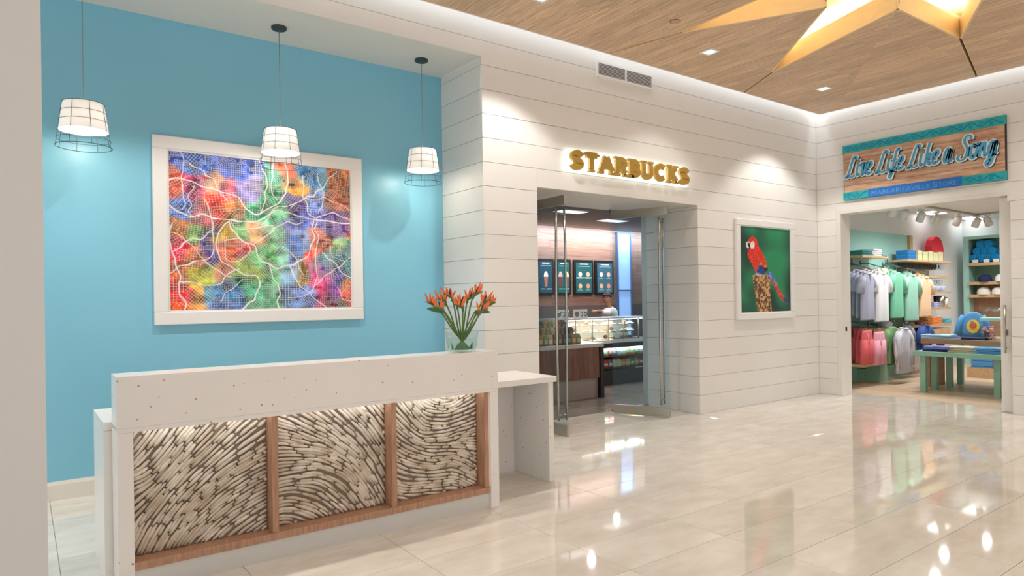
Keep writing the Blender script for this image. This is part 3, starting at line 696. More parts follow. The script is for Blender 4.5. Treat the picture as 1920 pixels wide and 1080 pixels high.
MB().box(RI - .005, RI - .001, DY + .03, DY + .04, .15, ZB - .02).build('light_strip', mat('panel_strip_side', (1, 1, 1, 1), emit=3, ecol=(.95, .98, 1, 1)), desk)

# driftwood: evenly spaced streamlines cut into sticks
def field(ctrl):
    C = [(a, b, math.cos(2 * math.radians(t)), math.sin(2 * math.radians(t))) for a, b, t in ctrl]
    def f(u, v):
        sx = sy = 0
        for a, b, c, s in C:
            w = 1 / ((u - a) ** 2 + (v - b) ** 2 + .004) ** 1.5; sx += w * c; sy += w * s
        return .5 * math.atan2(sy, sx)
    return f
FIELDS = [
 [(0, 1, 58), (.25, 1, 58), (.6, 1, 48), (1, 1, 42), (0, .8, 50), (.3, .8, 52), (.65, .8, 40), (1, .8, 28), (.02, .58, 12), (.25, .6, 48), (.5, .6, 38), (.8, .6, 24), (1, .55, 14), (0, .42, 38), (.2, .4, 50), (.5, .4, 40), (.8, .4, 26), (1, .35, 16), (0, .2, 66), (.25, .2, 56), (.5, .2, 40), (.8, .2, 24), (1, .2, 20), (0, 0, 72), (.3, 0, 58), (.55, 0, 40), (.8, 0, 30), (1, 0, 24)],
 [(0, 1, -30), (.3, 1, -40), (.6, 1, -46), (1, 1, -52), (0, .8, -12), (.3, .8, -32), (.6, .8, -44), (1, .8, -54), (0, .6, -2), (.3, .62, -10), (.6, .6, -40), (.85, .6, -56), (1, .55, -62), (0, .4, 12), (.25, .42, 4), (.5, .4, -28), (.75, .4, -52), (1, .4, -66), (0, .2, 8), (.25, .22, -24), (.5, .2, -46), (.75, .2, -58), (1, .2, -68), (0, 0, 4), (.2, 0, -30), (.45, 0, -44), (.75, 0, -56), (1, 0, -64)],
 [(0, 1, -58), (.2, 1, -55), (.45, 1, -30), (.65, 1, -20), (.75, .95, 34), (1, .98, 32), (0, .8, -50), (.3, .8, -56), (.5, .8, -10), (.75, .78, 12), (1, .8, 18), (0, .6, -44), (.28, .6, -42), (.42, .6, 0), (.7, .58, 14), (1, .6, 16), (0, .45, -38), (.3, .45, -24), (.6, .46, -6), (.85, .42, -14), (1, .42, -10), (0, .3, -32), (.3, .28, -18), (.6, .28, 6), (.8, .26, -34), (1, .26, -42), (0, .1, -26), (.3, .1, -2), (.6, .1, -2), (.85, .1, -30), (1, .1, -34)],
]
def streamlines(f, w, h, sep, rng):
    cell = sep; grid = {}
    def ok(x, z, d, own=None):
        ci, cj = int(x // cell), int(z // cell)
        for i in range(ci - 1, ci + 2):
            for j in range(cj - 1, cj + 2):
                for (a, b, ln) in grid.get((i, j), ()):
                    if ln != own and (a - x) ** 2 + (b - z) ** 2 < d * d: return False
        return True
    lines = []; ds = sep * .3
    seeds = [(rng.random() * w, rng.random() * h) for _ in range(2600)]
    for sx, sz in seeds:
        if not ok(sx, sz, sep): continue
        ln = len(lines); path = [(sx, sz)]
        for dirn in (1, -1):
            x, z = sx, sz; pa = None; half = []
            for _ in range(400):
                a = f(x / w, z / h); dx, dz = math.cos(a), math.sin(a)
                if pa is None: dx *= dirn; dz *= dirn
                elif dx * pa[0] + dz * pa[1] < 0: dx, dz = -dx, -dz
                pa = (dx, dz); x += dx * ds; z += dz * ds
                if not (0 < x < w and 0 < z < h) or not ok(x, z, sep * .72): break
                half.append((x, z))
            path = path + half if dirn == 1 else half[::-1] + path
        if len(path) < 5: continue
        for x, z in path: grid.setdefault((int(x // cell), int(z // cell)), []).append((x, z, ln))
        lines.append(path)
    return lines, ds
sticks = []
PAN = [(LI, 1.128), (1.163, 1.865), (1.900, 2.566)]
for (xa, xb), ct in zip(PAN, FIELDS):
    w, h = xb - xa, ZB - .149; sep = .0168
    lines, ds = streamlines(field(ct), w, h, sep, RND)
    for path in lines:
        i = 0
        while i < len(path) - 3:
            n = max(4, int(RND.triangular(.05, .24, .12) / ds)); seg = path[i:i + n]
            if len(path) - (i + n) < 5: seg = path[i:]; n = len(seg)
            i += n
            if len(seg) < 4: continue
            m = 5; pts = [seg[int(k * (len(seg) - 1) / (m - 1))] for k in range(m)]
            r0 = sep * RND.uniform(.54, .76); yb = DY + .126 - r0 * .75 - RND.random() * .008
            P = [(xa + x + RND.uniform(-1, 1) * .0014, yb, .149 + z + RND.uniform(-1, 1) * .0014) for x, z in pts]
            rs = [r0 * q * RND.uniform(.9, 1.1) for q in (.55, .95, 1, .95, .5)]
            P = [Vector(p) for p in P]; d0 = (P[1] - P[0]).normalized() * .002; d1 = (P[-1] - P[-2]).normalized() * .002
            P[0] += d0 * .6; P[-1] -= d1 * .6
            sticks.append((len(seg) * ds * r0, P, rs))
sticks.sort(key=lambda s: -s[0])
rest = MB()
for i, (_, P, rs) in enumerate(sticks):
    mb = MB() if i < 300 else rest
    mb.tube(P, rs, 6)
    if i < 300: mb.build('driftwood_stick', DRIFT, desk)
if len(sticks) > 300: rest.build('small_driftwood', DRIFT, desk, kind='stuff')

# ---------------------------------------------------------------- flowers in a glass vase on the desk
VX, VY = 2.455, 3.925
VA = onY(838, 622, VY); VBt = onY(893, 622, VY); vw = (VBt.x - VA.x) * .5 * .98
VX = (VA.x + VBt.x) / 2
vh = VA.z - DZ
vase = thing('vase', 'clear tapered glass vase of water on the desk top', 'vase', (VX, VY, DZ + .0005))
MB().lathe([(0, 0), (vw * .80, 0), (vw * .84, .004), (vw, vh), (vw - .004, vh), (vw * .84 - .004, .012), (0, .012)], 32).build('glass_body', glass_mat('vase_glass', (.93, .97, .96, 1)), vase)
MB().lathe([(0, .013), (vw * .81, .013), (vw * .9 - .003, vh * .62), (0, vh * .62)], 28).build('water', glass_mat('vase_water', (.92, .97, .95, 1)), vase)
LEAFG = solid('leaf_green', 96, 128, 62, .5); LEAFD = solid('leaf_dark_green', 62, 100, 58, .45, c2=rgb(98, 130, 70)); ORANGE = solid('petal_orange', 240, 92, 40, .5, c2=rgb(250, 150, 70), scale=40); PURP = solid('petal_blue', 50, 34, 70, .5)
def blade(mb, p0, p1, w, bow=.02, seg=5, nrm=Vector((0, -1, 0))):
    """a pointed leaf or petal with a folded keel"""
    p0, p1 = Vector(p0), Vector(p1); d = p1 - p0; sd = d.cross(nrm).normalized(); vs_ = []; fs = []
    for i in range(seg + 1):
        t = i / seg; c = p0 + d * t + Vector((0, 0, 1)) * bow * math.sin(pi * t); ww = w * (math.sin(pi * min(.999, t * .85 + .1)) ** .8)
        if i == seg: ww = .0008
        vs_ += [c + sd * ww, c - nrm * -.25 * ww, c - sd * ww]
    for i in range(seg):
        a = 3 * i; fs += [(a, a + 1, a + 4, a + 3), (a + 1, a + 2, a + 5, a + 4)]
    base = len(vs_)
    vs2 = [v + nrm * -.0012 for v in vs_]
    mb.add(vs_ + vs2, fs + [tuple(q + base for q in f[::-1]) for f in fs], True)
# each flower: where its head sits in the picture and the way its beak points
FL = [(815, 562, -1, 3.93), (830, 570, -1, 3.89), (848, 548, -1, 3.98), (857, 562, 1, 3.88), (876, 551, 1, 3.99), (887, 543, 1, 3.93), (903, 558, 1, 3.88), (912, 564, 1, 3.96), (897, 575, 1, 3.85), (835, 556, -1, 3.99), (868, 567, -1, 3.87)]
ends = []
for i, (fx, fy, dr, yy) in enumerate(sorted(FL)):
    hd = onY(fx, fy + 10, yy); ft = Vector((VX + (VX - hd.x) * .28, VY + (VY - yy) * .4, DZ + .018))
    nk = Vector((VX + (hd.x - VX) * .32, VY + (yy - VY) * .4, DZ + vh + .005))
    t = thing('bird_of_paradise_flower', 'orange bird of paradise flower in the glass vase, %s from the left' % ['first', 'second', 'third', 'fourth', 'fifth', 'sixth', 'seventh', 'eighth', 'ninth', 'tenth', 'eleventh'][i], 'flower', ft, group='cut flowers in the glass vase')
    o_ = Vector(ft)
    path = [(p - o_) for p in spline([ft, nk, (nk + hd) / 2 + Vector((0, 0, .01)), hd], 5)]
    MB().tube(path, .0055, 7).build('stem', LEAFG, t)
    e = hd - o_; mb = MB(); side = Vector((dr, RND.uniform(-.3, .1), .32)).normalized()
    mb.tube([e - Vector((0, 0, .03)), e, e + side * .04, e + side * .085], [.006, .012, .008, .001], 8); mb.build('beak_bract', LEAFD, t)
    pt = MB()
    for k in range(6):
        up = Vector((dr * (.1 + .2 * k - .4) + RND.uniform(-.25, .25), RND.uniform(-.45, .35), 1)).normalized(); st0 = e + side * (.004 + .010 * k)
        blade(pt, st0, st0 + up * RND.uniform(.05, .088), .0085, .0, 4, Vector((RND.uniform(-.3, .3), -1, .1)).normalized())
    pt.build('petals', ORANGE, t)
    bp_ = MB(); st0 = e + side * .02; blade(bp_, st0, st0 + Vector((dr * .35 + RND.uniform(-.3, .3), -.2, 1)).normalized() * .06, .005, 0, 3); bp_.build('tongue_petal', PURP, t)
for i, (ax, ay, bx, by, yy) in enumerate([(833, 586, 800, 579, 3.9), (890, 585, 920, 585, 3.88), (908, 570, 930, 567, 3.95)]):
    a = onY(ax, ay, yy); b = onY(bx, by, yy); ft = Vector((VX + (VX - a.x) * .2, VY, DZ + .02))
    t = thing('leaf_stem', ['pointed green leaf reaching left from the vase over the desk', 'pointed green leaf reaching right from the vase, lower of two', 'pointed green leaf reaching right from the vase, upper of two'][i], 'leaf', ft)
    MB().tube([p - ft for p in spline([ft, Vector((VX + (a.x - VX) * .35, VY, DZ + vh)), a], 5)], .0045, 6).build('stem', LEAFG, t)
    mb = MB(); blade(mb, a - ft, b - ft, .018, .006, 6, Vector((0, -.9, .45)).normalized()); mb.build('leaf_blade', LEAFD, t)
for i in range(4):
    an = i * 1.6 + .4; t = thing('folded_leaf', 'broad green leaf curled in the vase water, at the %s' % ['right', 'back', 'left', 'front'][i], 'leaf', (VX, VY, DZ + .016), group='curled leaves in the vase')
    mb = MB(); r = vw * .62
    pts = [(r * math.cos(an + q * .25), r * math.sin(an + q * .25)) for q in range(6)]
    vs_ = []; fs = []
    for q, (a, b) in enumerate(pts):
        hh = .05 * math.sin(pi * (q + .5) / 6); vs_ += [(a, b, 0.002), (a * 1.02, b * 1.02, hh)]
    for q in range(5): fs.append((2 * q, 2 * q + 2, 2 * q + 3, 2 * q + 1))
    mb.add(vs_ + [(x * .985, y * .985, z) for x, y, z in vs_], fs + [tuple(k + len(vs_) for k in f[::-1]) for f in fs], True); mb.build('leaf_blade', LEAFD, t)
#@@PART2@@
# ---------------------------------------------------------------- glass doors and sidelights of the cafe
def rot_rect(p, q, th, z0, z1, mb):
    """an upright slab of thickness th along the floor line p-q"""
    p, q = Vector(p), Vector(q); e = (q - p).normalized(); n = Vector((-e.y, e.x)) * th / 2
    mb.prism([(p + n)[:], (q + n)[:], (q - n)[:], (p - n)[:]], z0, z1, 2); return mb
def glass_door(name, pivot, free, label):
    d = link(name, None, kind='structure'); d['label'] = label
    p, f = Vector(pivot), Vector(free); e = (f - p).normalized(); n = Vector((-e.y, e.x))
    rot_rect(p, f, .012, .115, 2.44, MB()).build('glass_pane', GLASS, d)
    rot_rect(p, f, .034, 2.43, 2.53, MB()).build('top_rail', METAL, d)
    rot_rect(p, f, .034, .012, .12, MB()).build('bottom_rail', METAL, d)
    for sg in (-1, 1):
        c = f - e * .085 + n * sg * .055; mb = MB()
        o = mb.tube([(c.x, c.y, .16), (c.x + n.x * sg * .012, c.y + n.y * sg * .012, .9), (c.x + n.x * sg * .014, c.y + n.y * sg * .014, 1.4), (c.x + n.x * sg * .008, c.y + n.y * sg * .008, 2.0), (c.x, c.y, 2.40)], .0125, 10).build('handle', METAL, d)
        for z in (.22, 1.3, 2.34):
            b = f - e * .085 + n * sg * .006; MB().tube([(b.x, b.y, z), (c.x + n.x * sg * .008, c.y + n.y * sg * .008, z)], .008, 8).build('standoff', METAL, o)
YD = 5.98
glass_door('door_1', (4.60, YD), (4.597, 5.285), 'left glass door leaf standing open beside the desk')
glass_door('door_2', (5.965, YD), (6.225, 5.31), 'right glass door leaf standing open under the gold sign')
def sidelight(name, x0, x1):
    w = link(name, None, kind='structure')
    MB().box(x0, x1, YD - .006, YD + .006, .03, 2.53).build('glass_pane', GLASS, w)
    MB().box(x0, x1, YD - .014, YD + .014, 2.5295, ZD - .001).build('head_channel', METAL, w); MB().box(x0, x1, YD - .014, YD + .014, .001, .0295).build('sill_channel', METAL, w)
YD = 6.10
sidelight('window_1', X2 + .002, 4.57); sidelight('window_2', 6.05, X3 - .002)

# ---------------------------------------------------------------- cafe room
YK = 10.6
cfloor = struct('floor', MB().box(2.5, 13, YT, YK, -.08, -.006), mat('cafe_grout', rgb(90, 84, 80), .7, var=.05))
CT_ = mat('cafe_tile', rgb(150, 138, 130), .16, rand=.05, scale=3, c2=rgb(128, 117, 110))
ct = MB().box(0, .597, 0, .597, -.012, 0, bev=.0012).mesh('tile', CT_)
for i in range(13):
    for j in range(7): link('tile', ct, cfloor, (3.0 + .6 * i, YT + .6 * j, 0))
WOODW = mat('cafe_wall_timber', rgb(168, 128, 108), .5, rand=.10, scale=4, stretch=(.6, 6, 9), c2=rgb(132, 98, 84))
wf = struct('wall_far', MB().box(2.5, 13, YK + .012, YK + .1, 0, 3.2), mat('wall_gap', rgb(70, 52, 44), .8, var=.1))
z = 1.3
while z < 3.1:
    x = 6.5 + RND.random()
    MB().box(6.4, x, YK, YK + .011, z, z + .147).build('plank', WOODW, wf)
    while x < 12.9:
        l = RND.uniform(1.2, 2.4); MB().box(x + .003, min(x + l, 13), YK, YK + .011, z, z + .147).build('plank', WOODW, wf); x += l
    z += .15
struct('wall_far_base', MB().box(2.5, 13, YK - .004, YK + .011, 0, 1.298), mat('cafe_dark_wall', rgb(96, 84, 80), .6, var=.08))
struct('wall_cafe_left', MB().box(2.4, 2.5, 6.20, YK, 0, 3.2), mat('cafe_side_wall', rgb(150, 140, 135), .6, var=.05))
struct('wall_cafe_right', MB().box(12.0, 12.1, 6.20, YK, 0, 3.2), mat('cafe_blue_grey', rgb(84, 108, 142), .5, var=.08))
struct('wall_cafe_front', MB().box(2.4, X2 - .02, 6.135, 6.20, 0, 3.2).box(X3 + .02, 9.3, 6.135, 6.20, 0, 3.2).box(X2 - .02, X3 + .02, 6.165, 6.20, ZD + .01, 3.2), PAINT)
cc = struct('ceiling_cafe', MB().box(2.4, 12.1, 6.2, YK + .1, 2.95, 3.2), mat('cafe_ceiling', rgb(104, 100, 100), .8, var=.05))
for i, (x, y) in enumerate([(7.6, 8.6), (9.2, 9.2), (10.2, 8.2)]):
    t = thing('ceiling_panel', ['pale ceiling light panel in the cafe, nearest the door', 'pale ceiling light panel in the cafe, farthest back', 'pale ceiling light panel in the cafe, rightmost'][i], 'ceiling light', (x, y, 2.95), group='cafe ceiling light panels')
    MB().box(-.3, .3, -.15, .15, -.02, 0).build('frame', WHITE, t); MB().box(-.28, .28, -.13, .13, -.024, -.0205).build('diffuser', mat('cafe_panel', (1, 1, 1, 1), emit=1.4, ecol=(.96, .97, 1, 1)), t)

# tall framed panel, its bluish glow added as emission, and dark bay at the right end of the cafe
a, b = onY(1157, 450, YK - .02), onY(1180, 450, YK - .02)
w3 = link('glow_panel', None, kind='structure')
MB().box(a.x, b.x, YK - .03, YK - .01, .25, 2.88).build('pane', mat('pale_blue_glow', rgb(168, 196, 240), .3, emit=.6, ecol=rgb(168, 198, 246)), w3)
for x in (a.x - .03, b.x): MB().box(x, x + .03, YK - .06, YK - .005, .22, 2.91).build('frame_stile', mat('blue_grey_frame', rgb(90, 110, 140), .4, var=.05), w3)
for zz in (.22, 1.6, 2.88): MB().box(a.x, b.x, YK - .06, YK - .031, zz, zz + .03).build('cross_bar', mat('blue_grey_frame', rgb(90, 110, 140)), w3)

# counter wall equipment: menu boards
MENU = mat('menu_frame', rgb(22, 24, 26), .5, var=.1)
YM = YK - .03
bx = [(1006, 1038), (1041, 1070), (1075, 1112), (1115, 1150)]
def menu(i, px0, px1, label):
    P0 = onY(px0, 486 + .03 * (px0 - 1006), YM); P1 = onY(px1, 552, YM); zt, zb = onY(1080, 487, YM).z, onY(1080, 552, YM).z
    cx = (P0.x + P1.x) / 2; w, h = (P1.x - P0.x), zt - zb
    t = thing('menu_board', label, 'menu board', (cx, YK - .001, zb), group='menu boards on the cafe wall')
    MB().box(-w / 2, w / 2, -.05, 0, 0, h, bev=.004).build('frame', MENU, t)
    q = .05
    s = MB().box(-w / 2 + q, w / 2 - q, -.054, -.0502, q * .7, h - q * 1.2).build('screen', mat('menu_screen_%d' % i, rgb(*[(40, 74, 92), (26, 92, 90), (42, 92, 92), (60, 100, 116)][i]), .4, var=.15, scale=4, emit=.32, ecol=rgb(*[(40, 80, 96), (24, 100, 96), (44, 98, 96), (64, 106, 120)][i])), t)
    def em(nm, r, g, b_): return mat(nm, rgb(r, g, b_), .5, var=.1, scale=30, emit=.5, ecol=rgb(r, g, b_))
    def bar(x0, x1, z, th, m=('menu_white', 225, 232, 230)): MB().box(x0 * w, x1 * w, -.0565, -.0545, z * h, z * h + th).build('text_line', em(*m), s)
    bar(-.22, .22, .86, .022); bar(-.3, .3, .80, .010, ('menu_pale', 150, 186, 186))
    if i < 2:
        for cxx, c1, c2 in ([(.0, (232, 226, 214), (160, 112, 86))] if i == 0 else [(-.22, (206, 170, 160), (120, 52, 48)), (.2, (240, 214, 160), (120, 84, 60))]):
            MB().prism([(cxx * w - .05, .5 * h), (cxx * w + .05, .5 * h), (cxx * w + .034, .22 * h), (cxx * w - .034, .22 * h)], -.058, -.0545, 1).build('printed_cup', em('menu_cup_%d_%d' % c2[:2], *c2), s)
            MB().prism(arc(cxx * w, .5 * h, .055, .15 * h, 0, 180, 10), -.0585, -.0545, 1).build('printed_foam', em('menu_foam_%d_%d' % c1[:2], *c1), s)
        bar(-.3, -.05, .15, .014, ('menu_teal', 120, 200, 196)); bar(.02, .34, .15, .014)
    else:
        for a_, b_, c in ((-.2, .58, (236, 214, 196)), (.2, .58, (222, 170, 150)), (-.2, .24, (214, 160, 120)), (.2, .24, (206, 130, 110))):
            MB().prism(arc(a_ * w, b_ * h, .052, .052, 0, 360, 14), -.058, -.0545, 1).build('printed_pastry', em('menu_pastry_%d_%d' % c[:2], *c), s)
            bar(a_ - .12, a_ + .12, b_ - .12, .010, ('menu_pale', 150, 186, 186))
        if i == 2: bar(-.4, -.03, .47, .018); bar(.03, .4, .47, .018)
for i, (p0, p1) in enumerate(bx): menu(i, p0, p1, ['green menu board with one tall cup, leftmost on the cafe wall', 'green menu board with two cups, behind the door handles', 'green menu board with four pastries and two white captions', 'blue-green menu board with four pastries, rightmost on the cafe wall'][i])

# timber-fronted stand with a pale top
KY = 7.1
kx0, kx1 = onY(1013, 700, KY).x, onY(1124, 700, KY).x
kz = onY(1124, 650, KY).z; kb = onY(1124, 708, KY).z
stand = thing('service_stand', 'timber fronted service stand with pale top and black end post in the cafe', 'counter', (0, 0, 0))
MB().box(kx0, kx1, KY + .02, KY + .55, kb, kz).build('carcass', mat('stand_carcass', rgb(90, 66, 56), .6, var=.1), stand)
KW = mat('stand_timber', rgb(142, 96, 78), .45, rand=.16, scale=5, stretch=(9, 9, .7), c2=rgb(104, 66, 54))
n = 11
for i in range(n):
    w = (kx1 - kx0) / n; MB().box(kx0 + i * w + .001, kx0 + (i + 1) * w - .001, KY, KY + .019, kb, kz - .001).build('plank', KW, stand)
MB().box(kx0 - .02, kx1 + .07, KY - .03, KY + .58, kz + .0005, kz + .055, bev=.004).build('top', mat('stand_top', rgb(206, 196, 190), .3, var=.05), stand)
MB().box(kx0 + .02, kx1, KY + .04, KY + .5, 0, kb - .001).build('plinth', mat('stand_plinth', rgb(168, 152, 142), .4, var=.05), stand)
MB().box(kx1 + .005, kx1 + .075, KY - .02, KY + .06, 0, kz - .001).build('post', BLACK, stand)
MB().box(kx1 - .06, kx1 + .09, KY - .03, KY + .5, 0.0005, .012).build('foot', BLACK, stand) if False else None

# bags of coffee stacked on the stand
def bag_me(w, h, d):
    mb = MB(); v = []
    for z, ww, dd in ((0, .94, .9), (.02, 1, 1), (h * .55, 1, 1.05), (h * .8, 1, .7), (h * .92, 1, .16), (h, 1, .1)):
        v += [(-w / 2 * ww, -d / 2 * dd, z), (w / 2 * ww, -d / 2 * dd, z), (w / 2 * ww, d / 2 * dd, z), (-w / 2 * ww, d / 2 * dd, z)]
    f = [(3, 2, 1, 0), (20, 21, 22, 23)]
    for i in range(5):
        for k in range(4): f.append((4 * i + k, 4 * i + (k + 1) % 4, 4 * i + 4 + (k + 1) % 4, 4 * i + 4 + k))
    return mb.add(v, f, True)
bcol = [(150, 118, 84), (96, 86, 66), (128, 132, 92), (88, 60, 48), (176, 160, 130), (70, 88, 84), (132, 84, 60)]
top = kz + .0555; bk = {}
riser = thing('display_riser', 'dark stepped riser under the coffee bags on the cafe stand', 'riser', (0, 0, 0))
rx0, rx1 = kx0 + .02, onY(1085, 640, KY + .1).x
MB().box(rx0, rx1, KY + .16, KY + .30, top, top + .09).build('step', BLACK, riser); MB().box(rx0, rx1, KY + .301, KY + .5, top, top + .19).build('step', BLACK, riser)
for r_ in range(3):
    nb = 9; y = KY + (.075, .23, .40)[r_]; zz = top + (.0005, .0905, .1905)[r_]
    for i in range(nb):
        x = rx0 + (i + .5) * (rx1 - rx0) / nb
        if r_ == 0 and x > rx1: continue
        c = bcol[(i * 2 + r_ * 3) % 7]; key = c
        if key not in bk:
            t = thing('coffee_bag', 'x', 'bag', (x, y, zz), group='coffee bags on the cafe stand')
            bag_me(.082, .15, .05).build('pouch', solid('bag_%d_%d_%d' % c, *c, .5), t); MB().box(-.028, .028, -.0275, -.0255, .03, .085).build('bag_label', solid('baglabel_%d' % c[0], min(255, c[0] + 60), min(255, c[1] + 60), min(255, c[2] + 50)), t)
            bk[key] = t
        else: t = dup(bk[key], (x, y, zz))
        t.rotation_euler.z = RND.uniform(-.15, .15)
        t['label'] = 'small coffee bag in the %s row on the cafe stand, %s from the left' % (['front', 'middle', 'back'][r_], ORD[i])

# pastry case over a black chilled case
CY_ = 7.95
cx0, cx1 = onY(1048, 620, CY_).x, onY(1226, 620, CY_).x
ctz, cbz = onY(1110, 597, CY_).z, onY(1110, 640, CY_).z
case = thing('pastry_case', 'lit glass pastry case beyond the service stand in the cafe', 'display case', (0, 0, 0))
MB().box(cx0, cx1, CY_, CY_ + .62, cbz - .05, cbz).build('deck', mat('case_deck', rgb(226, 220, 212), .4, var=.05), case)
MB().box(cx0, cx1, CY_ + .02, CY_ + .62, ctz - .02, ctz).build('top_shelf', mat('case_top', rgb(196, 200, 204), .3, var=.05), case)
MB().box(cx0, cx1, CY_ + .005, CY_ + .011, cbz, ctz - .021).build('front_glass', CLEAR, case)
MB().box(cx0, cx1, CY_ + .612, CY_ + .62, cbz, ctz - .021).build('back_panel', mat('case_back', rgb(170, 158, 146), .5, var=.1), case)
nb = 6
for i in range(nb + 1):
    x = cx0 + i * (cx1 - cx0) / nb; MB().box(x - .008, x + .008, CY_ + .012, CY_ + .03, cbz + .0005, ctz - .021).build('upright', METAL, case)
shz = [cbz + (ctz - cbz) * q for q in (.34, .66)]
for z in shz: MB().box(cx0 + .02, cx1 - .02, CY_ + .06, CY_ + .5, z - .008, z).build('shelf', CLEAR, case)
MB().box(cx0 + .02, cx1 - .02, CY_ + .03, CY_ + .05, ctz - .035, ctz - .0205).build('light_strip', mat('case_strip', (1, 1, 1, 1), emit=3, ecol=(1, .93, .8, 1)), case)
PAST = [solid('pastry_golden', 206, 150, 84), solid('pastry_pale', 232, 208, 168), solid('pastry_brown', 136, 84, 52), solid('icing', 240, 232, 224)]
PLATE = mat('white_plate', rgb(240, 238, 234), .3, var=.02)
def pastry_proto(kind):
    t = thing('plate_of_pastry', 'x', 'pastry', group='plates of pastries in the case')
    MB().lathe([(0, 0), (.05, 0), (.085, .012), (.083, .015), (.05, .005), (0, .005)], 18).build('plate', PLATE, t)
    if kind == 0:
        for dx, dy in ((-.03, 0), (.035, .01)): MB().tube([(dx - .02, dy - .04, .018), (dx - .012, dy - .02, .025), (dx, dy, .03), (dx - .012, dy + .02, .025), (dx - .02, dy + .04, .018)], [.004, .014, .02, .014, .004], 8).build('croissant', PAST[0], t)
    elif kind == 1: MB().lathe([(0, .006), (.026, .006), (.034, .04), (.04, .05), (.028, .068), (0, .074)], 14).build('muffin', PAST[2], t)
    elif kind == 2:
        MB().lathe([(.018, .012), (.03, .006), (.05, .010), (.056, .022), (.05, .034), (.03, .036), (.018, .028), (.018, .012)], 16).build('ring_cake', PAST[0], t); MB().lathe([(.02, .034), (.034, .038), (.05, .034)], 16).build('icing', PAST[3], t)
    else:
        for k in range(4): MB().box(-.05, .05, -.036 + k * .019, -.02 + k * .019, .006, .045, bev=.004).build('slice', PAST[1], t)
    return t
pp = [pastry_proto(k) for k in range(4)]; used = [0] * 4; ci = 0
for li, z in enumerate([cbz + .0005] + [q + .0005 for q in shz]):
    for i in range(9):
        x = cx0 + .12 + i * (cx1 - cx0 - .2) / 9; k = (i + li * 3) % 4; loc = (x, CY_ + (.22 if i % 2 else .30), z)
        lb = 'plate of %s, %s of the pastry case, %s from the left' % (['croissants', 'muffin', 'iced ring cake', 'cake slices'][k], ['deck', 'lower shelf', 'upper shelf'][li], ORD[i])
        if not used[k]: pp[k].location = loc; pp[k]['label'] = lb; used[k] = 1
        else: dup(pp[k], loc, (0, 0, RND.uniform(0, 3)), lb)
l_ = area('case_light', ((cx0 + cx1) / 2, CY_ + .27, ctz - .04), (0, 0, 0), cx1 - cx0 - .1, .3, 26, (1, .94, .84))
# chilled case
chill = thing('chilled_case', 'black open chilled case of snack packs under the pastry case', 'display case', (0, 0, 0))
hx0 = onY(1110, 700, CY_).x; h0 = .10
MB().box(hx0, cx1, CY_ + .45, CY_ + .5, h0, cbz - .051).build('back_panel', BLACK, chill); MB().box(hx0, cx1, CY_ + .02, CY_ + .5, 0, h0).build('base', BLACK, chill)
MB().box(hx0, cx1, CY_ - .005, CY_ + .5, cbz - .13, cbz - .0505).build('canopy', BLACK, chill)
MB().box(hx0, cx1, CY_ - .0, CY_ + .02, 0.0, onY(1150, 694, CY_).z).build('front_panel', BLACK, chill)
zA, zB_ = onY(1150, 690, CY_).z, onY(1150, 668, CY_).z
for z in (zA, zB_): MB().box(hx0 + .001, cx1, CY_ + .021, CY_ + .449, z - .015, z).build('shelf', BLACK, chill)
MB().box(hx0 + .05, cx1, CY_ + .02, CY_ + .04, cbz - .142, cbz - .1305).build('light_strip', mat('chill_strip', (1, 1, 1, 1), emit=3, ecol=(.9, .96, 1, 1)), chill)
area('chill_light', ((hx0 + cx1) / 2, CY_ + .1, cbz - .15), (math.radians(20), 0, 0), cx1 - hx0 - .1, .1, 9, (.92, .97, 1))
pk = {}
pc = [(222, 176, 54), (206, 70, 56), (236, 216, 150), (120, 146, 84), (150, 110, 150), (232, 132, 54), (190, 166, 130), (222, 220, 214)]
for li, z in enumerate((zA, zB_)):
    for i in range(13):
        for j in range(2):
            x = hx0 + .07 + i * (cx1 - hx0 - .12) / 13; c = pc[(i * 3 + li * 5 + j) % 8]
            if c not in pk:
                t = thing('snack_pack', 'x', 'snack', group='snack packs in the chilled case')
                bag_me(.1, .13, .045).build('pouch', solid('pack_%d_%d_%d' % c, *c, .35), t); MB().box(-.035, .035, -.0255, -.0235, .04, .075).build('pack_label', solid('packlabel_%d_%d' % c[:2], 255 - c[0] // 2, 240, 255 - c[2] // 3), t); pk[c] = t
            else: t = dup(pk[c])
            t.location = (x, CY_ + .09 + .12 * j, z + .0005); t.rotation_euler.z = RND.uniform(-.2, .2)
            t['label'] = 'snack pack on the %s shelf of the chilled case, %s row, %s from the left' % (['lower', 'upper'][li], ['front', 'second'][j], ORD[i])
# two price cards on the pastry case
for i, (p0, p1) in enumerate(((1041, 1067), (1075, 1101))):
    A = onY(p0, 590, CY_ + .06); Bq = onY(p1, 575, CY_ + .06)
    t = thing('price_card', ['white price card on the pastry case, behind the door handles', 'white price card on the pastry case, right of the door edge'][i], 'sign', ((A.x + Bq.x) / 2, CY_ + .06, ctz + .0005), group='price cards on the pastry case')
    w = (Bq.x - A.x) / 2; h = .15
    MB().box(-w, w, -.003, .003, .006, h, bev=.001).build('card', mat('card_white', rgb(226, 224, 220), .5, var=.03), t)
    MB().box(-w * .8, w * .8, -.02, .02, 0, .0055).build('base', CLEAR, t)
    MB().prism(arc(-w * .5, h * .5, .045, .045, 0, 360, 16), -.0045, -.0031, 1).build('printed_disc', solid('card_grey', 120, 124, 124), t)
    for q, pts in enumerate(([(.05, .7), (.3, .7), (.2, .52), (.32, .4), (.2, .27), (.05, .3)], arc(.62, .48, .16, .22, 0, 360, 14))):
        MB().ribbon([(x * w * 1.2, z * h) for x, z in pts], .014, -.0045, -.0031).build('printed_mark', solid('card_ink', 52, 70, 84), t)

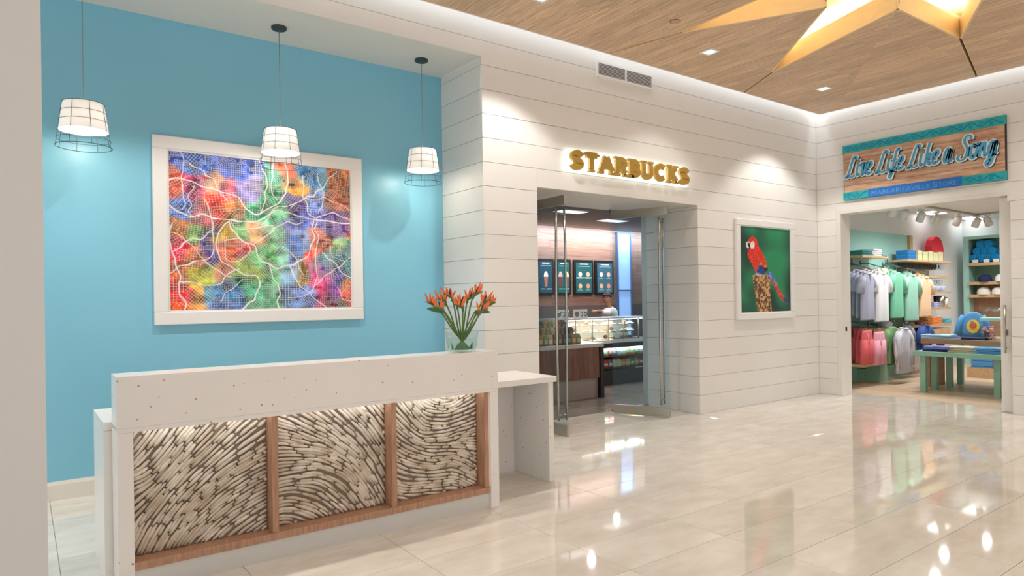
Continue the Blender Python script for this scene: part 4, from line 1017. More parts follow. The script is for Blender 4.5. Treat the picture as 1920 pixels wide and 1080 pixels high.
# ---------------------------------------------------------------- the person behind the pastry case
def skin_body(name, joints, edges, m, parent, sub=2):
    me = bpy.data.meshes.new(name); me.from_pydata([j[0] for j in joints], edges, []); o = link(name, me, parent)
    md = o.modifiers.new('skin', 'SKIN'); md.use_smooth_shade = True
    for v, j in zip(me.skin_vertices[0].data, joints): v.radius = (j[1], j[2] if len(j) > 2 else j[1])
    me.skin_vertices[0].data[0].use_root = True
    s = o.modifiers.new('sub', 'SUBSURF'); s.levels = sub; s.render_levels = sub
    dg = bpy.context.evaluated_depsgraph_get(); dg.update(); nm = bpy.data.meshes.new_from_object(o.evaluated_get(dg))
    o.modifiers.clear(); o.data = nm; nm.materials.clear(); nm.materials.append(m)
    for p in nm.polygons: p.use_smooth = True
    return o
PYY = 8.95
hd = onY(1141, 559, PYY); sh = onY(1131, 583, PYY)
pers = thing('person', 'person in white T-shirt with green emblem reaching left behind the pastry case', 'person', (hd.x, PYY, 0))
SKIN = mat('skin', rgb(170, 116, 88), .5, var=.06); SHIRT = solid('white_tee', 232, 232, 232, .8, var=.04); HAIR = solid('dark_hair', 30, 24, 22, .7); TROU = solid('dark_trousers', 40, 40, 46, .8)
hz = hd.z; sz_ = hz - .215                      # shoulder height
def V(x, y, z): return (x, y, z)
pel = (0.06, .0, .93)
J = [(pel, .135, .10), ((.05, 0, 1.06), .13, .10), ((.035, 0, sz_ - .12), .15, .105), ((.02, 0, sz_ + .01), .09, .07), ((-.005, -.0, sz_ + .09), .048, .05), ((-.02, -.0, sz_ + .15), .05, .05),
     ((-.10, -.10, sz_ - .03), .06, .058), ((-.25, -.20, sz_ - .06), .045, .045), ((-.46, -.22, sz_ - .015), .035, .033), ((-.50, -.22, sz_ - .01), .026, .03),
     ((.14, .11, sz_ - .04), .06, .058), ((.20, .14, sz_ - .30), .046, .045), ((.05, .0, sz_ - .50), .035, .033), ((.0, -.04, sz_ - .52), .026, .03),
     ((0.0, -.07, .88), .095, .09), ((-.01, -.08, .48), .062, .062), ((.02, -.07, .10), .042, .045), ((-.09, -.08, .04), .038, .03),
     ((.12, .07, .88), .095, .09), ((.12, .09, .48), .062, .062), ((.14, .1, .10), .042, .045), ((.03, .1, .04), .038, .03)]
ED = [(0, 1), (1, 2), (2, 3), (3, 4), (4, 5), (2, 6), (6, 7), (7, 8), (8, 9), (2, 10), (10, 11), (11, 12), (12, 13), (0, 14), (14, 15), (15, 16), (16, 17), (0, 18), (18, 19), (19, 20), (20, 21)]
skin_body('body', J, ED, SKIN, pers)
# shirt and trousers wrap the body
JS = [((.055, 0, .90), .16, .125), ((.05, 0, 1.06), .16, .125), ((.035, 0, sz_ - .12), .18, .13), ((.02, 0, sz_ + .005), .125, .10), ((-.10, -.10, sz_ - .028), .085, .08), ((-.25, -.20, sz_ - .058), .062, .06), ((.14, .11, sz_ - .04), .085, .08), ((.20, .14, sz_ - .29), .066, .064), ((.0, 0, sz_ + .055), .07, .066), ((-.41, -.218, sz_ - .028), .052, .05), ((.09, .03, sz_ - .45), .052, .05)]
skin_body('t_shirt', JS, [(0, 1), (1, 2), (2, 3), (2, 4), (4, 5), (2, 6), (6, 7), (3, 8), (5, 9), (7, 10)], SHIRT, pers)
JT = [((.06, 0, .95), .145, .112), ((0, -.07, .86), .105, .1), ((-.01, -.08, .48), .076, .076), ((.02, -.07, .12), .062, .064), ((.12, .07, .86), .105, .1), ((.12, .09, .48), .076, .076), ((.14, .1, .12), .062, .064)]
skin_body('trousers', JT, [(0, 1), (1, 2), (2, 3), (0, 4), (4, 5), (5, 6)], TROU, pers)
# head turned to the left and down along the arm
HM = Matrix.Translation((-.05, -.02, hz - .005)) @ Matrix.Rotation(math.radians(-68), 4, 'Z') @ Matrix.Rotation(math.radians(14), 4, 'X')
def head_mesh():
    mb = MB(); v = []; f = []; n, m = 20, 14
    for i in range(m + 1):
        t = -pi / 2 + pi * i / m
        for k in range(n):
            a = 2 * pi * k / n; x = .076 * math.cos(t) * math.cos(a); y = .098 * math.cos(t) * math.sin(a); z = .122 * math.sin(t)
            if z < -.03: x *= .86 + .14 * (1 - (-z - .03) / .1); y *= .95
            fr = max(0, -math.sin(a)) ** 6                                        # front of the face is -Y
            if fr > .3:
                w = math.exp(-(x / .012) ** 2)
                if -.045 < z < .012: y -= .020 * w * (1 - abs(z + .025) / .04)       # nose
                if z < -.085: y -= .012 * math.exp(-(x / .03) ** 2)                  # chin
                if .005 < z < .035: y += .008 * math.exp(-((abs(x) - .032) / .015) ** 2)
            v.append((x, y, z))
    for i in range(m):
        for k in range(n): f.append((i * n + k, i * n + (k + 1) % n, (i + 1) * n + (k + 1) % n, (i + 1) * n + k))
    return mb.add(v, f, True, HM)
hm = head_mesh()
for sx in (-1, 1): hm.ball((sx * .077, .012, -.008), .012, .02, .03, 8, 6, HM)
ho = hm.build('head', SKIN, pers)
ey = MB()
for sx in (-1, 1): ey.ball((sx * .031, -.083, .018), .012, .008, .008, 10, 6, HM)
ey.build('eyes', mat('eye_white', rgb(220, 216, 210), .3, var=.02), ho)
ir = MB()
for sx in (-1, 1): ir.ball((sx * .031, -.0895, .018), .005, .003, .005, 8, 5, HM)
ir.build('irises', HAIR, ho)
MB().tube([(-.024, -.090, -.058), (-.01, -.097, -.056), (.01, -.097, -.056), (.024, -.090, -.058)], .0045, 6, HM).build('mouth', solid('lips', 140, 76, 66, .5), ho)
br = MB()
for sx in (-1, 1): br.tube([(sx * .016, -.094, .037), (sx * .032, -.092, .042), (sx * .047, -.08, .036)], .0035, 6, HM)
br.build('eyebrows', HAIR, ho)
hr = MB(); v = []; f = []; n = 20
for i in range(8):
    t = math.radians(-8 + 98 * i / 7)
    for k in range(n):
        a = 2 * pi * k / n; lift = .062 * max(0, -math.sin(a)) ** .6 if i < 4 else 0
        v.append((.084 * math.cos(t) * math.cos(a), .003 + .108 * math.cos(t) * math.sin(a), max(.132 * math.sin(t), -.04) + lift * (4 - i) / 2.5))
for i in range(7):
    for k in range(n): f.append((i * n + k, i * n + (k + 1) % n, (i + 1) * n + (k + 1) % n, (i + 1) * n + k))
hr.add(v, f, True, HM); hr.build('hair', HAIR, pers)
def hand(base, fwd, up, parent, curl):
    fwd, up = Vector(fwd).normalized(), Vector(up).normalized(); sd = fwd.cross(up).normalized(); b = Vector(base); mb = MB()
    for s, r in ((-.024, .0), (-.008, .0), (.008, 0), (.024, 0)): mb.tube([b + sd * s * .7, b + fwd * .045 + sd * s, b + fwd * .085 + sd * s], [.016, .014, .012], 8)
    for i, (s, l) in enumerate(((-.030, .058), (-.010, .072), (.010, .078), (.030, .070))):
        p = b + fwd * .078 + sd * s; a = curl; q = p + (fwd * math.cos(a) - up * math.sin(a)) * l * .42; r = q + (fwd * math.cos(2 * a) - up * math.sin(2 * a)) * l * .33; e = r + (fwd * math.cos(2.6 * a) - up * math.sin(2.6 * a)) * l * .25
        mb.tube([p, q, r, e], [.0095, .009, .008, .006], 8)
    p = b + fwd * .025 + sd * .032; mb.tube([p, p + sd * .022 + fwd * .022, p + sd * .028 + fwd * .05, p + sd * .02 + fwd * .068], [.013, .0115, .010, .007], 8)
    mb.build('hand', SKIN, parent)
hand((-.49, -.22, sz_ - .012), (-1, -.05, .02), (0, -.2, 1), pers, .3)
hand((.0, -.04, sz_ - .52), (-1, -.5, -.15), (0, 0, 1), pers, .5)
for x, y in ((-.05, -.08), (.07, .1)): MB().ball((x, y, .045), .13, .05, .045, 12, 6).build('shoe', BLACK, pers)
MB().prism(arc(.0, sz_ - .09, .05, .055, 0, 360, 14), -.150, -.120, 1).build('emblem', solid('emblem_green', 66, 150, 112, .7), pers)

# ---------------------------------------------------------------- the shop
sfl = struct('floor', MB().box(XF, XS, -1.0, YS, -.08, -.006), mat('shop_floor_gap', rgb(120, 100, 84), .8, var=.05))
SP_ = mat('pale_oak_floor', rgb(226, 200, 172), .35, rand=.07, scale=5, stretch=(7, .6, 1), c2=rgb(200, 172, 144))
x = XF
while x < XS - .05:
    y = -1.0 - RND.random()
    while y < YS:
        l = RND.choice([1.3, 1.6, 2.0]); y0, y1 = max(y, -1.0), min(y + l - .002, YS); y += l
        if y1 > y0: MB().box(x, min(x + .178, XS), y0, y1, -.012, 0, bev=.001).build('plank', SP_, sfl)
    x += .18
SWHITE = mat('shop_white', rgb(238, 238, 238), .55, var=.02); TEAL = mat('teal_paint', rgb(164, 212, 202), .5, var=.04, scale=3); TEALD = mat('sage_paint', rgb(142, 190, 168), .5, var=.04, scale=3)
LW = mat('light_oak', rgb(214, 182, 142), .45, rand=.06, scale=5, stretch=(1, 6, 6), c2=rgb(190, 156, 116)); MW = mat('mid_oak', rgb(176, 138, 108), .45, rand=.06, scale=5, stretch=(6, 1, 6), c2=rgb(150, 114, 88))
struct('wall_shop_left', MB().box(XB + .25, XS + .1, YS, YS + .1, 0, ZS + .1), SWHITE)
struct('wall_shop_back', MB().box(XS, XS + .1, -1.0, YS - .001, 0, ZS + .1), SWHITE)
struct('wall_shop_front', MB().box(XB + .245, XB + .30, YJ1 + .08, YS - .001, 0, ZS + .1).box(XB + .245, XB + .30, -1, YJ2 - .6, 0, ZS + .1).box(XB + .245, XB + .30, YJ2 - .6, YJ1 + .08, ZJ + .06, ZS + .1), SWHITE)
struct('wall_shop_right', MB().box(XB + .3, XS, -1.1, -1.0, 0, ZS + .1), SWHITE)
csh = struct('ceiling_shop', MB().box(XB + .25, XS + .1, -1.1, YS + .1, ZS + .014, ZS + .1), mat('ceiling_joint', rgb(176, 174, 172), .8, var=.03))
for i in range(5):
    for j in range(5): MB().box(XB + .3 + 1.24 * i, XB + .3 + 1.24 * i + 1.233, -1.0 + 1.34 * j, -1.0 + 1.34 * j + 1.333, ZS, ZS + .0135).build('panel', SWHITE, csh)
tpx = 13.24
struct('panel_teal', MB().box(XB + .3, tpx, YS - .03, YS - .0005, 0, 2.53), TEAL)
struct('trim_3', MB().box(tpx, tpx + .11, YS - .08, YS - .0005, 0, 2.53), LW)

# sliding door leaf at the right jamb with a long pull
d3 = link('door_3', None, kind='structure'); d3['label'] = 'white sliding door leaf edge at the right of the shop opening'
MB().box(XB + .10, XB + .15, 2.30, onX(1876, 600, XB + .10).y, .012, ZJ - .005, bev=.002).build('leaf', FRAMEW, d3)
za, zb_ = onX(1884, 572, XB + .06).z, onX(1884, 662, XB + .06).z
yh = onX(1884, 600, XB + .06).y
h_ = MB().tube([(XB + .055, yh, zb_), (XB + .055, yh, za)], .013, 10).build('handle', METAL, d3)
for z in (zb_ + .06, za - .06): MB().tube([(XB + .055, yh, z), (XB + .101, yh, z)], .008, 8).build('standoff', METAL, h_)
MB().box(XB + .094, XB + .0995, yh - .02, yh + .02, .93, 1.0).build('lock', METAL, d3)
p = onX(1587, 617, XB - .006)
MB().box(XB - .010, XB - .0065, p.y - .012, p.y + .012, p.z - .03, p.z + .03).build('strike_plate', BLACK, bpy.data.objects['trim_1'])
p = onY(1503, 697, YA)
t = thing('wall_outlet', 'white power outlet low on the shiplap wall below the macaw picture', 'outlet', (p.x, YA, p.z - .057))
MB().box(-.035, .035, -.006, 0, 0, .115, bev=.002).build('cover_plate', WHITE, t)
for z in (.032, .076): MB().box(-.016, .016, -.008, -.0061, z - .013, z + .013, bev=.001).build('socket', WHITE, t)

# hanging garments
def ring_body(rows, n=18, rip=0, ripn=7, seed=0):
    r = random.Random(seed); ph = r.random() * 6; v = []; f = []
    for i, (z, hw, th) in enumerate(rows):
        for k in range(n):
            a = 2 * pi * k / n; c, s = math.cos(a), math.sin(a); q = rip * (i / (len(rows) - 1)) * math.sin(ripn * a + ph)
            v.append((hw * (abs(c) ** .8) * (1 if c >= 0 else -1), (th + q) * (abs(s) ** .8) * (1 if s >= 0 else -1), z))
    for i in range(len(rows) - 1):
        for k in range(n): f.append((i * n + k, i * n + (k + 1) % n, (i + 1) * n + (k + 1) % n, (i + 1) * n + k))
    f.append(tuple(range(n))); f.append(tuple((len(rows) - 1) * n + k for k in range(n))[::-1])
    return v, f
HWOOD = solid('hanger_wood', 150, 106, 74, .5); 
def hanger(t):
    hk = spline([(.0, 0, -.02), (.0, 0, .02), (.018, 0, .045), (.0, 0, .062), (-.016, 0, .048)], 4)
    o = MB().tube([(-.16, 0, -.07), (-.08, 0, -.035), (0, 0, -.02), (.08, 0, -.035), (.16, 0, -.07)], [.006, .009, .011, .009, .006], 6).build('hanger', HWOOD, t)
    MB().tube(hk, .0022, 5).build('hook', METAL, o)
def shirt(label, m, h=.74, w=.25, sl=.24, group=None, collar=True, long=False, flare=0):
    t = thing('hanging_shirt', label, 'shirt', group=group)
    w *= .84
    rows = [(-.02, .065, .04), (-.05, .12, .045), (-.085, .175, .045), (-.16, w * .97, .055), (-.30, w * .95, .05), (-.5, w * .96 + flare * .4, .05), (-h + .02, w + flare, .045), (-h, w + flare, .04)]
    mb = MB(); v, f = ring_body(rows, 20, .016, 5, hash(label) % 99); mb.add(v, f, True)
    for s in (-1, 1):
        P = [(s * .14, 0, -.085), (s * .20, 0, -.16), (s * .25, 0, -.085 - sl)] if not long else [(s * .14, 0, -.085), (s * .22, 0, -.2), (s * .235, -.01, -.42), (s * .22, -.02, -.085 - sl)]
        mb.tube(P, [.052, .062, .066] if not long else [.05, .058, .05, .04], 8)
    mb.build('body', m, t)
    if collar:
        c = MB(); c.tube([(.075 * math.cos(a), .05 * math.sin(a) - .004, -.016 - .018 * (1 - math.sin(a)) / 2) for a in [2 * pi * k / 12 for k in range(12)]], .011, 6, closed=True); co = c.build('collar', m, t)
        MB().box(-.008, .008, -.057, -.047, -.2, -.05).build('placket', m, t)
    hanger(t); return t
def shorts(label, m, group):
    t = thing('hanging_shorts', label, 'shorts', group=group)
    mb = MB(); v, f = ring_body([(-.03, .16, .02), (-.07, .165, .024), (-.2, .18, .034), (-.25, .18, .03)], 20, .004, 5, 3); mb.add(v, f, True)
    for s in (-1, 1): v, f = ring_body([(-.17, .092, .040), (-.33, .10, .046), (-.55, .112, .042)], 14, .012, 4, 5); mb.add([(x + s * .09, y, z) for x, y, z in v], f, True)
    mb.build('body', m, t); MB().tube([(-.03, -.026, -.075), (-.02, -.034, -.14), (-.03, -.045, -.2)], .004, 5).build('drawstring', SHIRT, t)
    o = MB().box(-.17, .17, -.008, .008, -.035, -.012).build('hanger', HWOOD, t); MB().tube(spline([(0, 0, -.012), (0, 0, .02), (.018, 0, .045), (0, 0, .062), (-.016, 0, .048)], 4), .0022, 5).build('hook', METAL, o)
    return t
def hang_row(proto, n, pf, pb, yf, yb, rotz=0, label=None, front=None):
    """n copies from the back of an arm (picture point pb at depth yb) to its front (pf, yf)"""
    for i in range(n):
        t_ = i / (n - 1) if n > 1 else 0
        P = onY(pf[0] + (pb[0] - pf[0]) * t_, pf[1] + (pb[1] - pf[1]) * t_, yf + (yb - yf) * t_)
        o = proto if i == 0 else dup(proto)
        o.location = P; o.rotation_euler = (0, 0, rotz + RND.uniform(-.06, .06))
        if i == 0 and front: o['label'] = front
        elif label: o['label'] = label + (', %s from the front' % ORD[i] if n > 2 else '')
    a = onY(pf[0], pf[1], yf); b = onY(pb[0], pb[1], yb); return a, b
RAIL = solid('rail_metal', 96, 110, 112, .4)
def arm(a, b, label):
    t = thing('garment_rack', label, 'rail', (b.x, YS - .03, b.z), group='garment arms on the shop wall')
    o = Vector((b.x, YS - .03, b.z)); a = a + Vector((0, -.04, .058)); b2 = b + Vector((0, 0, .058))
    MB().tube([a - o + Vector((0, 0, .02)), a - o, b2 - o, Vector((b2.x - o.x, 0, b2.z - o.z))], .008, 7).build('arm_rod', RAIL, t)
    MB().box(b2.x - o.x - .02, b2.x - o.x + .02, -.008, 0, b2.z - o.z - .05, b2.z - o.z + .05).build('wall_bracket', RAIL, t)
LAV = solid('lavender_cotton', 176, 178, 200, .85); WHT = solid('white_cotton', 240, 240, 242, .85, var=.03); MINT = solid('green_cotton', 128, 204, 168, .85); PMINT = solid('pale_mint_cotton', 160, 216, 194, .85); PEACH = solid('peach_cotton', 244, 206, 166, .85)
RED_ = solid('coral_cotton', 222, 100, 104, .85); PINK = solid('pink_cotton', 238, 166, 184, .85); NAVY = solid('navy_cotton', 50, 84, 152, .85); GREEN = solid('leaf_cotton', 120, 160, 110, .85)
STRIPE = mat('striped_cotton', rgb(206, 206, 218), .85, var=.05)
nt = STRIPE.node_tree; wv = nt.nodes.new('ShaderNodeTexWave'); wv.inputs['Scale'].default_value = 14; wv.inputs['Distortion'].default_value = .6; tcx = nt.nodes.new('ShaderNodeTexCoord'); nt.links.new(tcx.outputs['Object'], wv.inputs[0])
rp = nt.nodes.new('ShaderNodeValToRGB'); rp.color_ramp.elements[0].color = rgb(176, 178, 194); rp.color_ramp.elements[1].color = rgb(232, 230, 234); nt.links.new(wv.outputs['Fac'], rp.inputs[0]); nt.links.new(rp.outputs[0], nt.nodes['Principled BSDF'].inputs['Base Color'])
FY, BY = 5.08, 5.50
def hh(px, y0, y1, Y): return onY(px, y0, Y).z - onY(px, y1, Y).z
G1 = 'shirts hung high on the shop wall'
for proto, n, pf, pb, lab, fr, nm in (
    (shirt('lavender shirt behind others on the left arm', LAV, hh(1625, 513, 603, FY), group=G1), 4, (1625, 510), (1604, 503), 'lavender shirt hung behind the front one, next to the shop jamb', 'front lavender shirt hung next to the shop jamb', 'dark garment arm holding the lavender shirts'),
    (shirt('white polo shirt', WHT, hh(1650, 510, 604, FY), group=G1), 5, (1652, 509), (1626, 500), 'white polo shirt hung behind the front white one', 'front white polo shirt hung above the pink shorts', 'dark garment arm holding the white polo shirts'),
    (shirt('green blouse', MINT, hh(1680, 510, 598, FY), group=G1, collar=False, flare=.01), 3, (1681, 508), (1668, 503), 'green blouse hung behind the front green one', 'front green blouse hung between white and pale mint shirts', 'dark garment arm holding the green blouses'),
    (shirt('pale mint shirt', PMINT, hh(1707, 512, 600, FY), group=G1), 3, (1708, 513), (1696, 506), 'pale mint shirt hung behind the front mint one', 'front pale mint shirt beside the peach shirts', 'dark garment arm holding the pale mint shirts'),
    (shirt('peach shirt', PEACH, hh(1733, 517, 594, FY), group=G1), 3, (1733, 517), (1720, 509), 'peach shirt hung behind the front peach one', 'front peach shirt, rightmost of the hung shirts', 'dark garment arm holding the peach shirts')):
    a, b = hang_row(proto, n, pf, pb, FY, BY, 0, lab, fr); arm(a, b, nm)
G2 = 'garments hung low on the shop wall'
for proto, n, pf, pb, lab, fr, nm in (
    (shorts('coral shorts', RED_, G2), 4, (1625, 616), (1603, 610), 'coral shorts hung behind the front coral pair', 'front coral shorts hung under the lavender shirts', 'dark garment arm holding the coral shorts'),
    (shorts('pink shorts', PINK, G2), 2, (1648, 618), (1640, 614), 'pink shorts hung behind the front pink pair', 'front pink shorts hung under the white polo shirts', 'dark garment arm holding the pink shorts'),
    (shirt('green dress', GREEN, .62, .2, .3, G2, False, False, .03), 2, (1672, 610), (1664, 606), 'green dress hung low, farther back of two', 'green dress hung low beside the striped shirts', 'dark garment arm holding the green dresses'),
    (shirt('striped long shirt', STRIPE, hh(1692, 612, 698, 4.95), .23, .55, G2, True, True, .06), 3, (1694, 613), (1707, 603), 'grey striped long shirt hung behind the front one', 'front grey striped long shirt hung beside the green table', 'dark garment arm holding the striped shirts'),
    (shirt('navy shirt', NAVY, .5, .22, .22, G2), 3, (1735, 607), (1722, 604), 'navy shirt hung behind the front navy one', 'front navy shirt hung low below the peach shirts', 'dark garment arm holding the navy shirts')):
    yf = 4.95 if 'striped' in lab else FY
    a, b = hang_row(proto, n, pf, pb, yf, BY, 0, lab, fr); arm(a, b, nm)
# rails that the garment arms sit under
for p0, p1, lab in (((1597, 494), (1648, 509), 'dark wall rail above the lavender and white shirts'), ((1664, 494), (1742, 516), 'dark wall rail above the green and peach shirts')):
    a = onY(*p0, 5.58); b = onY(*p1, 5.2)
    t = thing('wall_rail', lab, 'rail', a, group='rails on the shop wall')
    MB().tube([(0, 0, 0), b - a], .01, 7).build('bar', RAIL, t); MB().tube([(0, 0, 0), (0, YS - .03 - a.y, 0)], .009, 7).build('bracket', RAIL, t); MB().tube([(0, 0, -.01), (0, 0, .08)], .012, 7).build('finial', RAIL, t)

# shelves, folded goods
def shelf(px0, px1, py, yf, th, label, m=LW, group='shelves on the shop left wall', yb=None):
    a, b = onY(px0, py, yf), onY(px1, py, yf); yb = yb or YS - .001
    t = thing('wall_shelf', label, 'shelf', ((a.x + b.x) / 2, yf, a.z)); w = (b.x - a.x) / 2; t['group'] = group
    MB().box(-w, w, 0, yb - yf, -th, 0, bev=.002).build('board', m, t); MB().box(-w * .8, w * .8, yb - yf - .012, yb - yf, -th - .04, -th - .0005).build('wall_cleat', m, t)
    return a.x, b.x, a.z
_fold = {}
def folded(name, label, m, loc, w=.28, d=.22, n=1, th=.028, rotz=0, group=None, cat='shirt'):
    """folded garments: each one a thing with rounded layers"""
    for i in range(n):
        key = (m.name, w, d, th)
        if key not in _fold:
            t = thing(name, label, cat, group=group); mb = MB()
            for k in range(2):
                z0 = k * th / 2; z1 = z0 + th / 2 - .001; y0 = -d / 2
                mb.prism([(y0 + .006, z0), (d / 2, z0), (d / 2, z1), (y0 + .006, z1), (y0, (z0 + z1) / 2)], -w / 2, w / 2, 0)
            mb.build('layers', m, t); MB().box(-w * .16, w * .16, -d / 2 + .02, -d / 2 + .07, th - .0008, th + .004, bev=.0015).build('collar', m, t); _fold[key] = t
        else: t = dup(_fold[key], label=label, group=group)
        t.location = (loc[0], loc[1], loc[2] + .0005 + i * (th + .0045)); t.rotation_euler = (0, 0, rotz + RND.uniform(-.05, .05))
        if n > 1: t['label'] = label + (', lowest of stack', ', second in stack', ', third in stack', ', top of stack')[i if i < n - 1 else 3]
TEALC = solid('teal_cotton', 66, 146, 150, .85); PALE = solid('pale_blue_cotton', 170, 206, 228, .85); SKY = solid('sky_cotton', 92, 158, 214, .85); BEIGE = solid('beige_cotton', 206, 196, 176, .85); PURPL = solid('violet_cotton', 120, 122, 196, .85); DNAVY = solid('deep_navy_cotton', 38, 48, 92, .85); ORNG = solid('orange_cotton', 240, 150, 80, .85); AQUA = solid('aqua_cotton', 120, 200, 214, .85)
def cap(label, m, loc, rotz=0, s=1.0, group='caps in the shop'):
    t = thing('baseball_cap', label, 'cap', loc, (0, 0, rotz), group)
    v = []; f = []; n = 16; mb = MB()
    mb.lathe([(.088 * s, 0), (.09 * s, .03 * s), (.08 * s, .07 * s), (.055 * s, .098 * s), (.02 * s, .11 * s), (0, .111 * s)], 16); mb.build('crown', m, t)
    b = MB(); P = [(.075 * s * math.cos(a), -.055 * s - .10 * s * math.sin(a)) for a in [pi * k / 10 for k in range(11)]]; b.prism(P, 0.0, .006 * s, 2); b.build('brim', m, t)
    MB().ball((0, 0, .112 * s), .008 * s, .008 * s, .005 * s, 8, 5).build('button', m, t); return t
xa, xb, z = shelf(1618, 1666, 478, 5.30, .035, 'oak shelf with teal and white shirt stacks, highest on the teal wall')
folded('folded_shirt', 'folded teal shirt on the highest teal-wall shelf', TEALC, (xa + .23, 5.46, z), .32, .24, 3, .026, 0, 'folded shirts on shelves')
folded('folded_shirt', 'folded white shirt on the highest teal-wall shelf', WHT, (xa + .58, 5.46, z), .30, .24, 4, .026, 0, 'folded shirts on shelves')
cap('dark navy cap at the right end of the highest teal-wall shelf', DNAVY, (xb - .12, 5.44, z + .0005), .4)
xa, xb, z = shelf(1634, 1678, 513, 5.36, .03, 'oak shelf behind the white polo shirts on the teal wall')
for i in range(3): cap('pale straw cap behind the white polo shirts, %s from the left' % ORD[i], solid('straw', 226, 222, 204, .8), (xa + .16 + i * .28, 5.5, z + .0005), .2 * i)
xa, xb, z = shelf(1632, 1675, 617, 5.30, .03, 'oak shelf with a white cap, under the white polo shirts')
cap('white cap on the low shelf above the pink shorts', WHT, (onY(1661, 616, 5.42).x, 5.42, z + .0005), .9, 1.2)
xa, xb, z = shelf(1655, 1679, 650, 5.28, .03, 'short oak shelf low on the wall beside the pink shorts')
xa, xb, z = shelf(1618, 1677, 684, 5.14, .045, 'lowest oak shelf on the teal wall near the floor')
foot = thing('rack_base', 'sage green wall base under the pink shorts and lowest shelf', 'base', (0, 0, 0))
a = onZ(1600, 713, 0); b = onZ(1677, 699, 0)
MB().box(a.x, b.x + .1, 5.50, YS - .0305, 0, .20).build('panel', TEALD, foot); MB().prism([(a.x + .02, 0), (a.x + .36, 0), (a.x + .30, .34), (a.x + .1, .34)], 5.28, 5.499, 1).build('bracket_foot', TEALD, foot)
# white-wall shelves, right of the oak trim
BLUEB = solid('blue_box', 40, 128, 196, .6); CREAMB = solid('cream_box', 236, 224, 176, .6, c2=rgb(196, 214, 170)); REDC = solid('red_canvas', 214, 40, 60, .7)
xa, xb, z = shelf(1704, 1783, 486, 5.28, .035, 'oak shelf with blue boxes, cream boxes and a red bag, topmost on the white wall')
def boxes(nm, lab, m, x, y, z, w, d, h, n=1):
    for i in range(n):
        t = thing(nm, lab + (', stacked %s' % ['lowest', 'second', 'topmost'][i] if n > 1 else ''), 'box', (x, y, z + .0005 + i * (h + .001)), (0, 0, RND.uniform(-.04, .04)), 'boxes on the top shelf')
        MB().box(-w / 2, w / 2, -d / 2, d / 2, 0, h * .72, bev=.003).build('base', m, t); MB().box(-w / 2 - .002, w / 2 + .002, -d / 2 - .002, d / 2 + .002, h * .72 + .0005, h, bev=.003).build('lid', m, t)
boxes('gift_box', 'blue box at the left of the top shelf', BLUEB, xa + .22, 5.42, z, .30, .2, .055, 3)
for i in range(5): boxes('gift_box', 'cream patterned box on the top shelf, %s from the blue ones' % ['first', 'second', 'third', 'fourth', 'fifth'][i], CREAMB, xa + .52 + i * .22, 5.40, z, .19, .18, .15 if i % 2 else .17)
bag = thing('canvas_bag', 'red rounded canvas bag at the right end of the top shelf', 'bag', (xb - .24, 5.47, z + .0005))
pts = [(-.25, 0), (.25, 0), (.26, .24), (.2, .38), (.08, .46), (-.08, .47), (-.2, .40), (-.25, .28)]
MB().prism(pts, -.06, .06, 1).build('body', REDC, bag); MB().box(-.14, .14, -.075, -.0605, .06, .22, bev=.006).build('pocket', REDC, bag)
def wineglass():
    return MB().lathe([(0, 0), (.034, 0), (.034, .003), (.005, .008), (.004, .075), (.02, .085), (.036, .105), (.040, .135), (.034, .17), (.032, .17), (.037, .135), (.033, .108), (.015, .09), (0, .088)], 14)
xa, xb, z = shelf(1704, 1783, 516, 5.28, .035, 'oak shelf with a row of clear glasses, second on the white wall')
ST_ = glass_mat('stemware', (.95, .97, .98, 1))
wg = link('wine_glass', wineglass().mesh('wine_glass', ST_), None, (xa + .1, 5.40, z + .0005)); wg.scale = (1.35,) * 3; tag(wg, 'clear stemmed glass on the second white-wall shelf, front row, first from the left', 'glass', 'stemmed glasses on the second shelf')
for i in range(1, 28):
    o = wg.copy(); COL.objects.link(o); o.location = (xa + .1 + (i // 2) * (xb - xa - .2) / 13.5, 5.38 + .14 * (i % 2), z + .0005); o['label'] = 'clear stemmed glass on the second white-wall shelf, %s row, %s from the left' % (['front', 'back'][i % 2], ORD[i // 2])
xa, xb, z = shelf(1722, 1783, 547, 5.28, .035, 'oak shelf with blue bowls, third on the white wall')
def bowl(label, m, loc, r, h, group):
    t = link('bowl', MB().lathe([(0, 0), (r * .45, 0), (r * .5, .006), (r, h), (r - .006, h), (r * .45, .014), (0, .014)], 18).mesh('bowl', m), None, loc); tag(t, label, 'bowl', group); return t
BLW = solid('blue_white_glaze', 90, 120, 200, .3, c2=rgb(226, 232, 244))
for i in range(3): bowl('blue and white bowl on the third white-wall shelf, %s from the left' % ['first', 'second', 'third'][i], BLW, (onY(1749 + 9 * i, 546.5, 5.36).x, 5.40, z + .0005), .10, .10, 'bowls on the third shelf')
for i in range(3):
    o = wg.copy(); COL.objects.link(o); o.location = (xb - .34 + .13 * i, 5.44, z + .0005); tag(o, 'clear stemmed glass at the right end of the third white-wall shelf, %s of three' % ['first', 'middle', 'last'][i], 'glass', 'stemmed glasses on the third shelf')
xa, xb, z = shelf(1722, 1783, 578, 5.28, .035, 'oak shelf with mugs and a tumbler, fourth on the white wall')
folded('folded_towel', 'blue and white folded towel on the fourth shelf', BLW, (onY(1746, 577, 5.4).x, 5.4, z), .34, .22, 3, .03, 0, 'towels on the fourth shelf', 'towel')
def tumbler(label, m, loc, r, h):
    t = thing('tumbler', label, 'cup', loc, group='cups on the fourth shelf'); MB().lathe([(0, 0), (r * .85, 0), (r, h), (r - .005, h), (r * .82, .006), (0, .006)], 16).build('body', m, t); MB().lathe([(r * 1.02, h + .0005), (r * 1.02, h + .012), (0, h + .014)], 16).build('lid', BLACK, t)
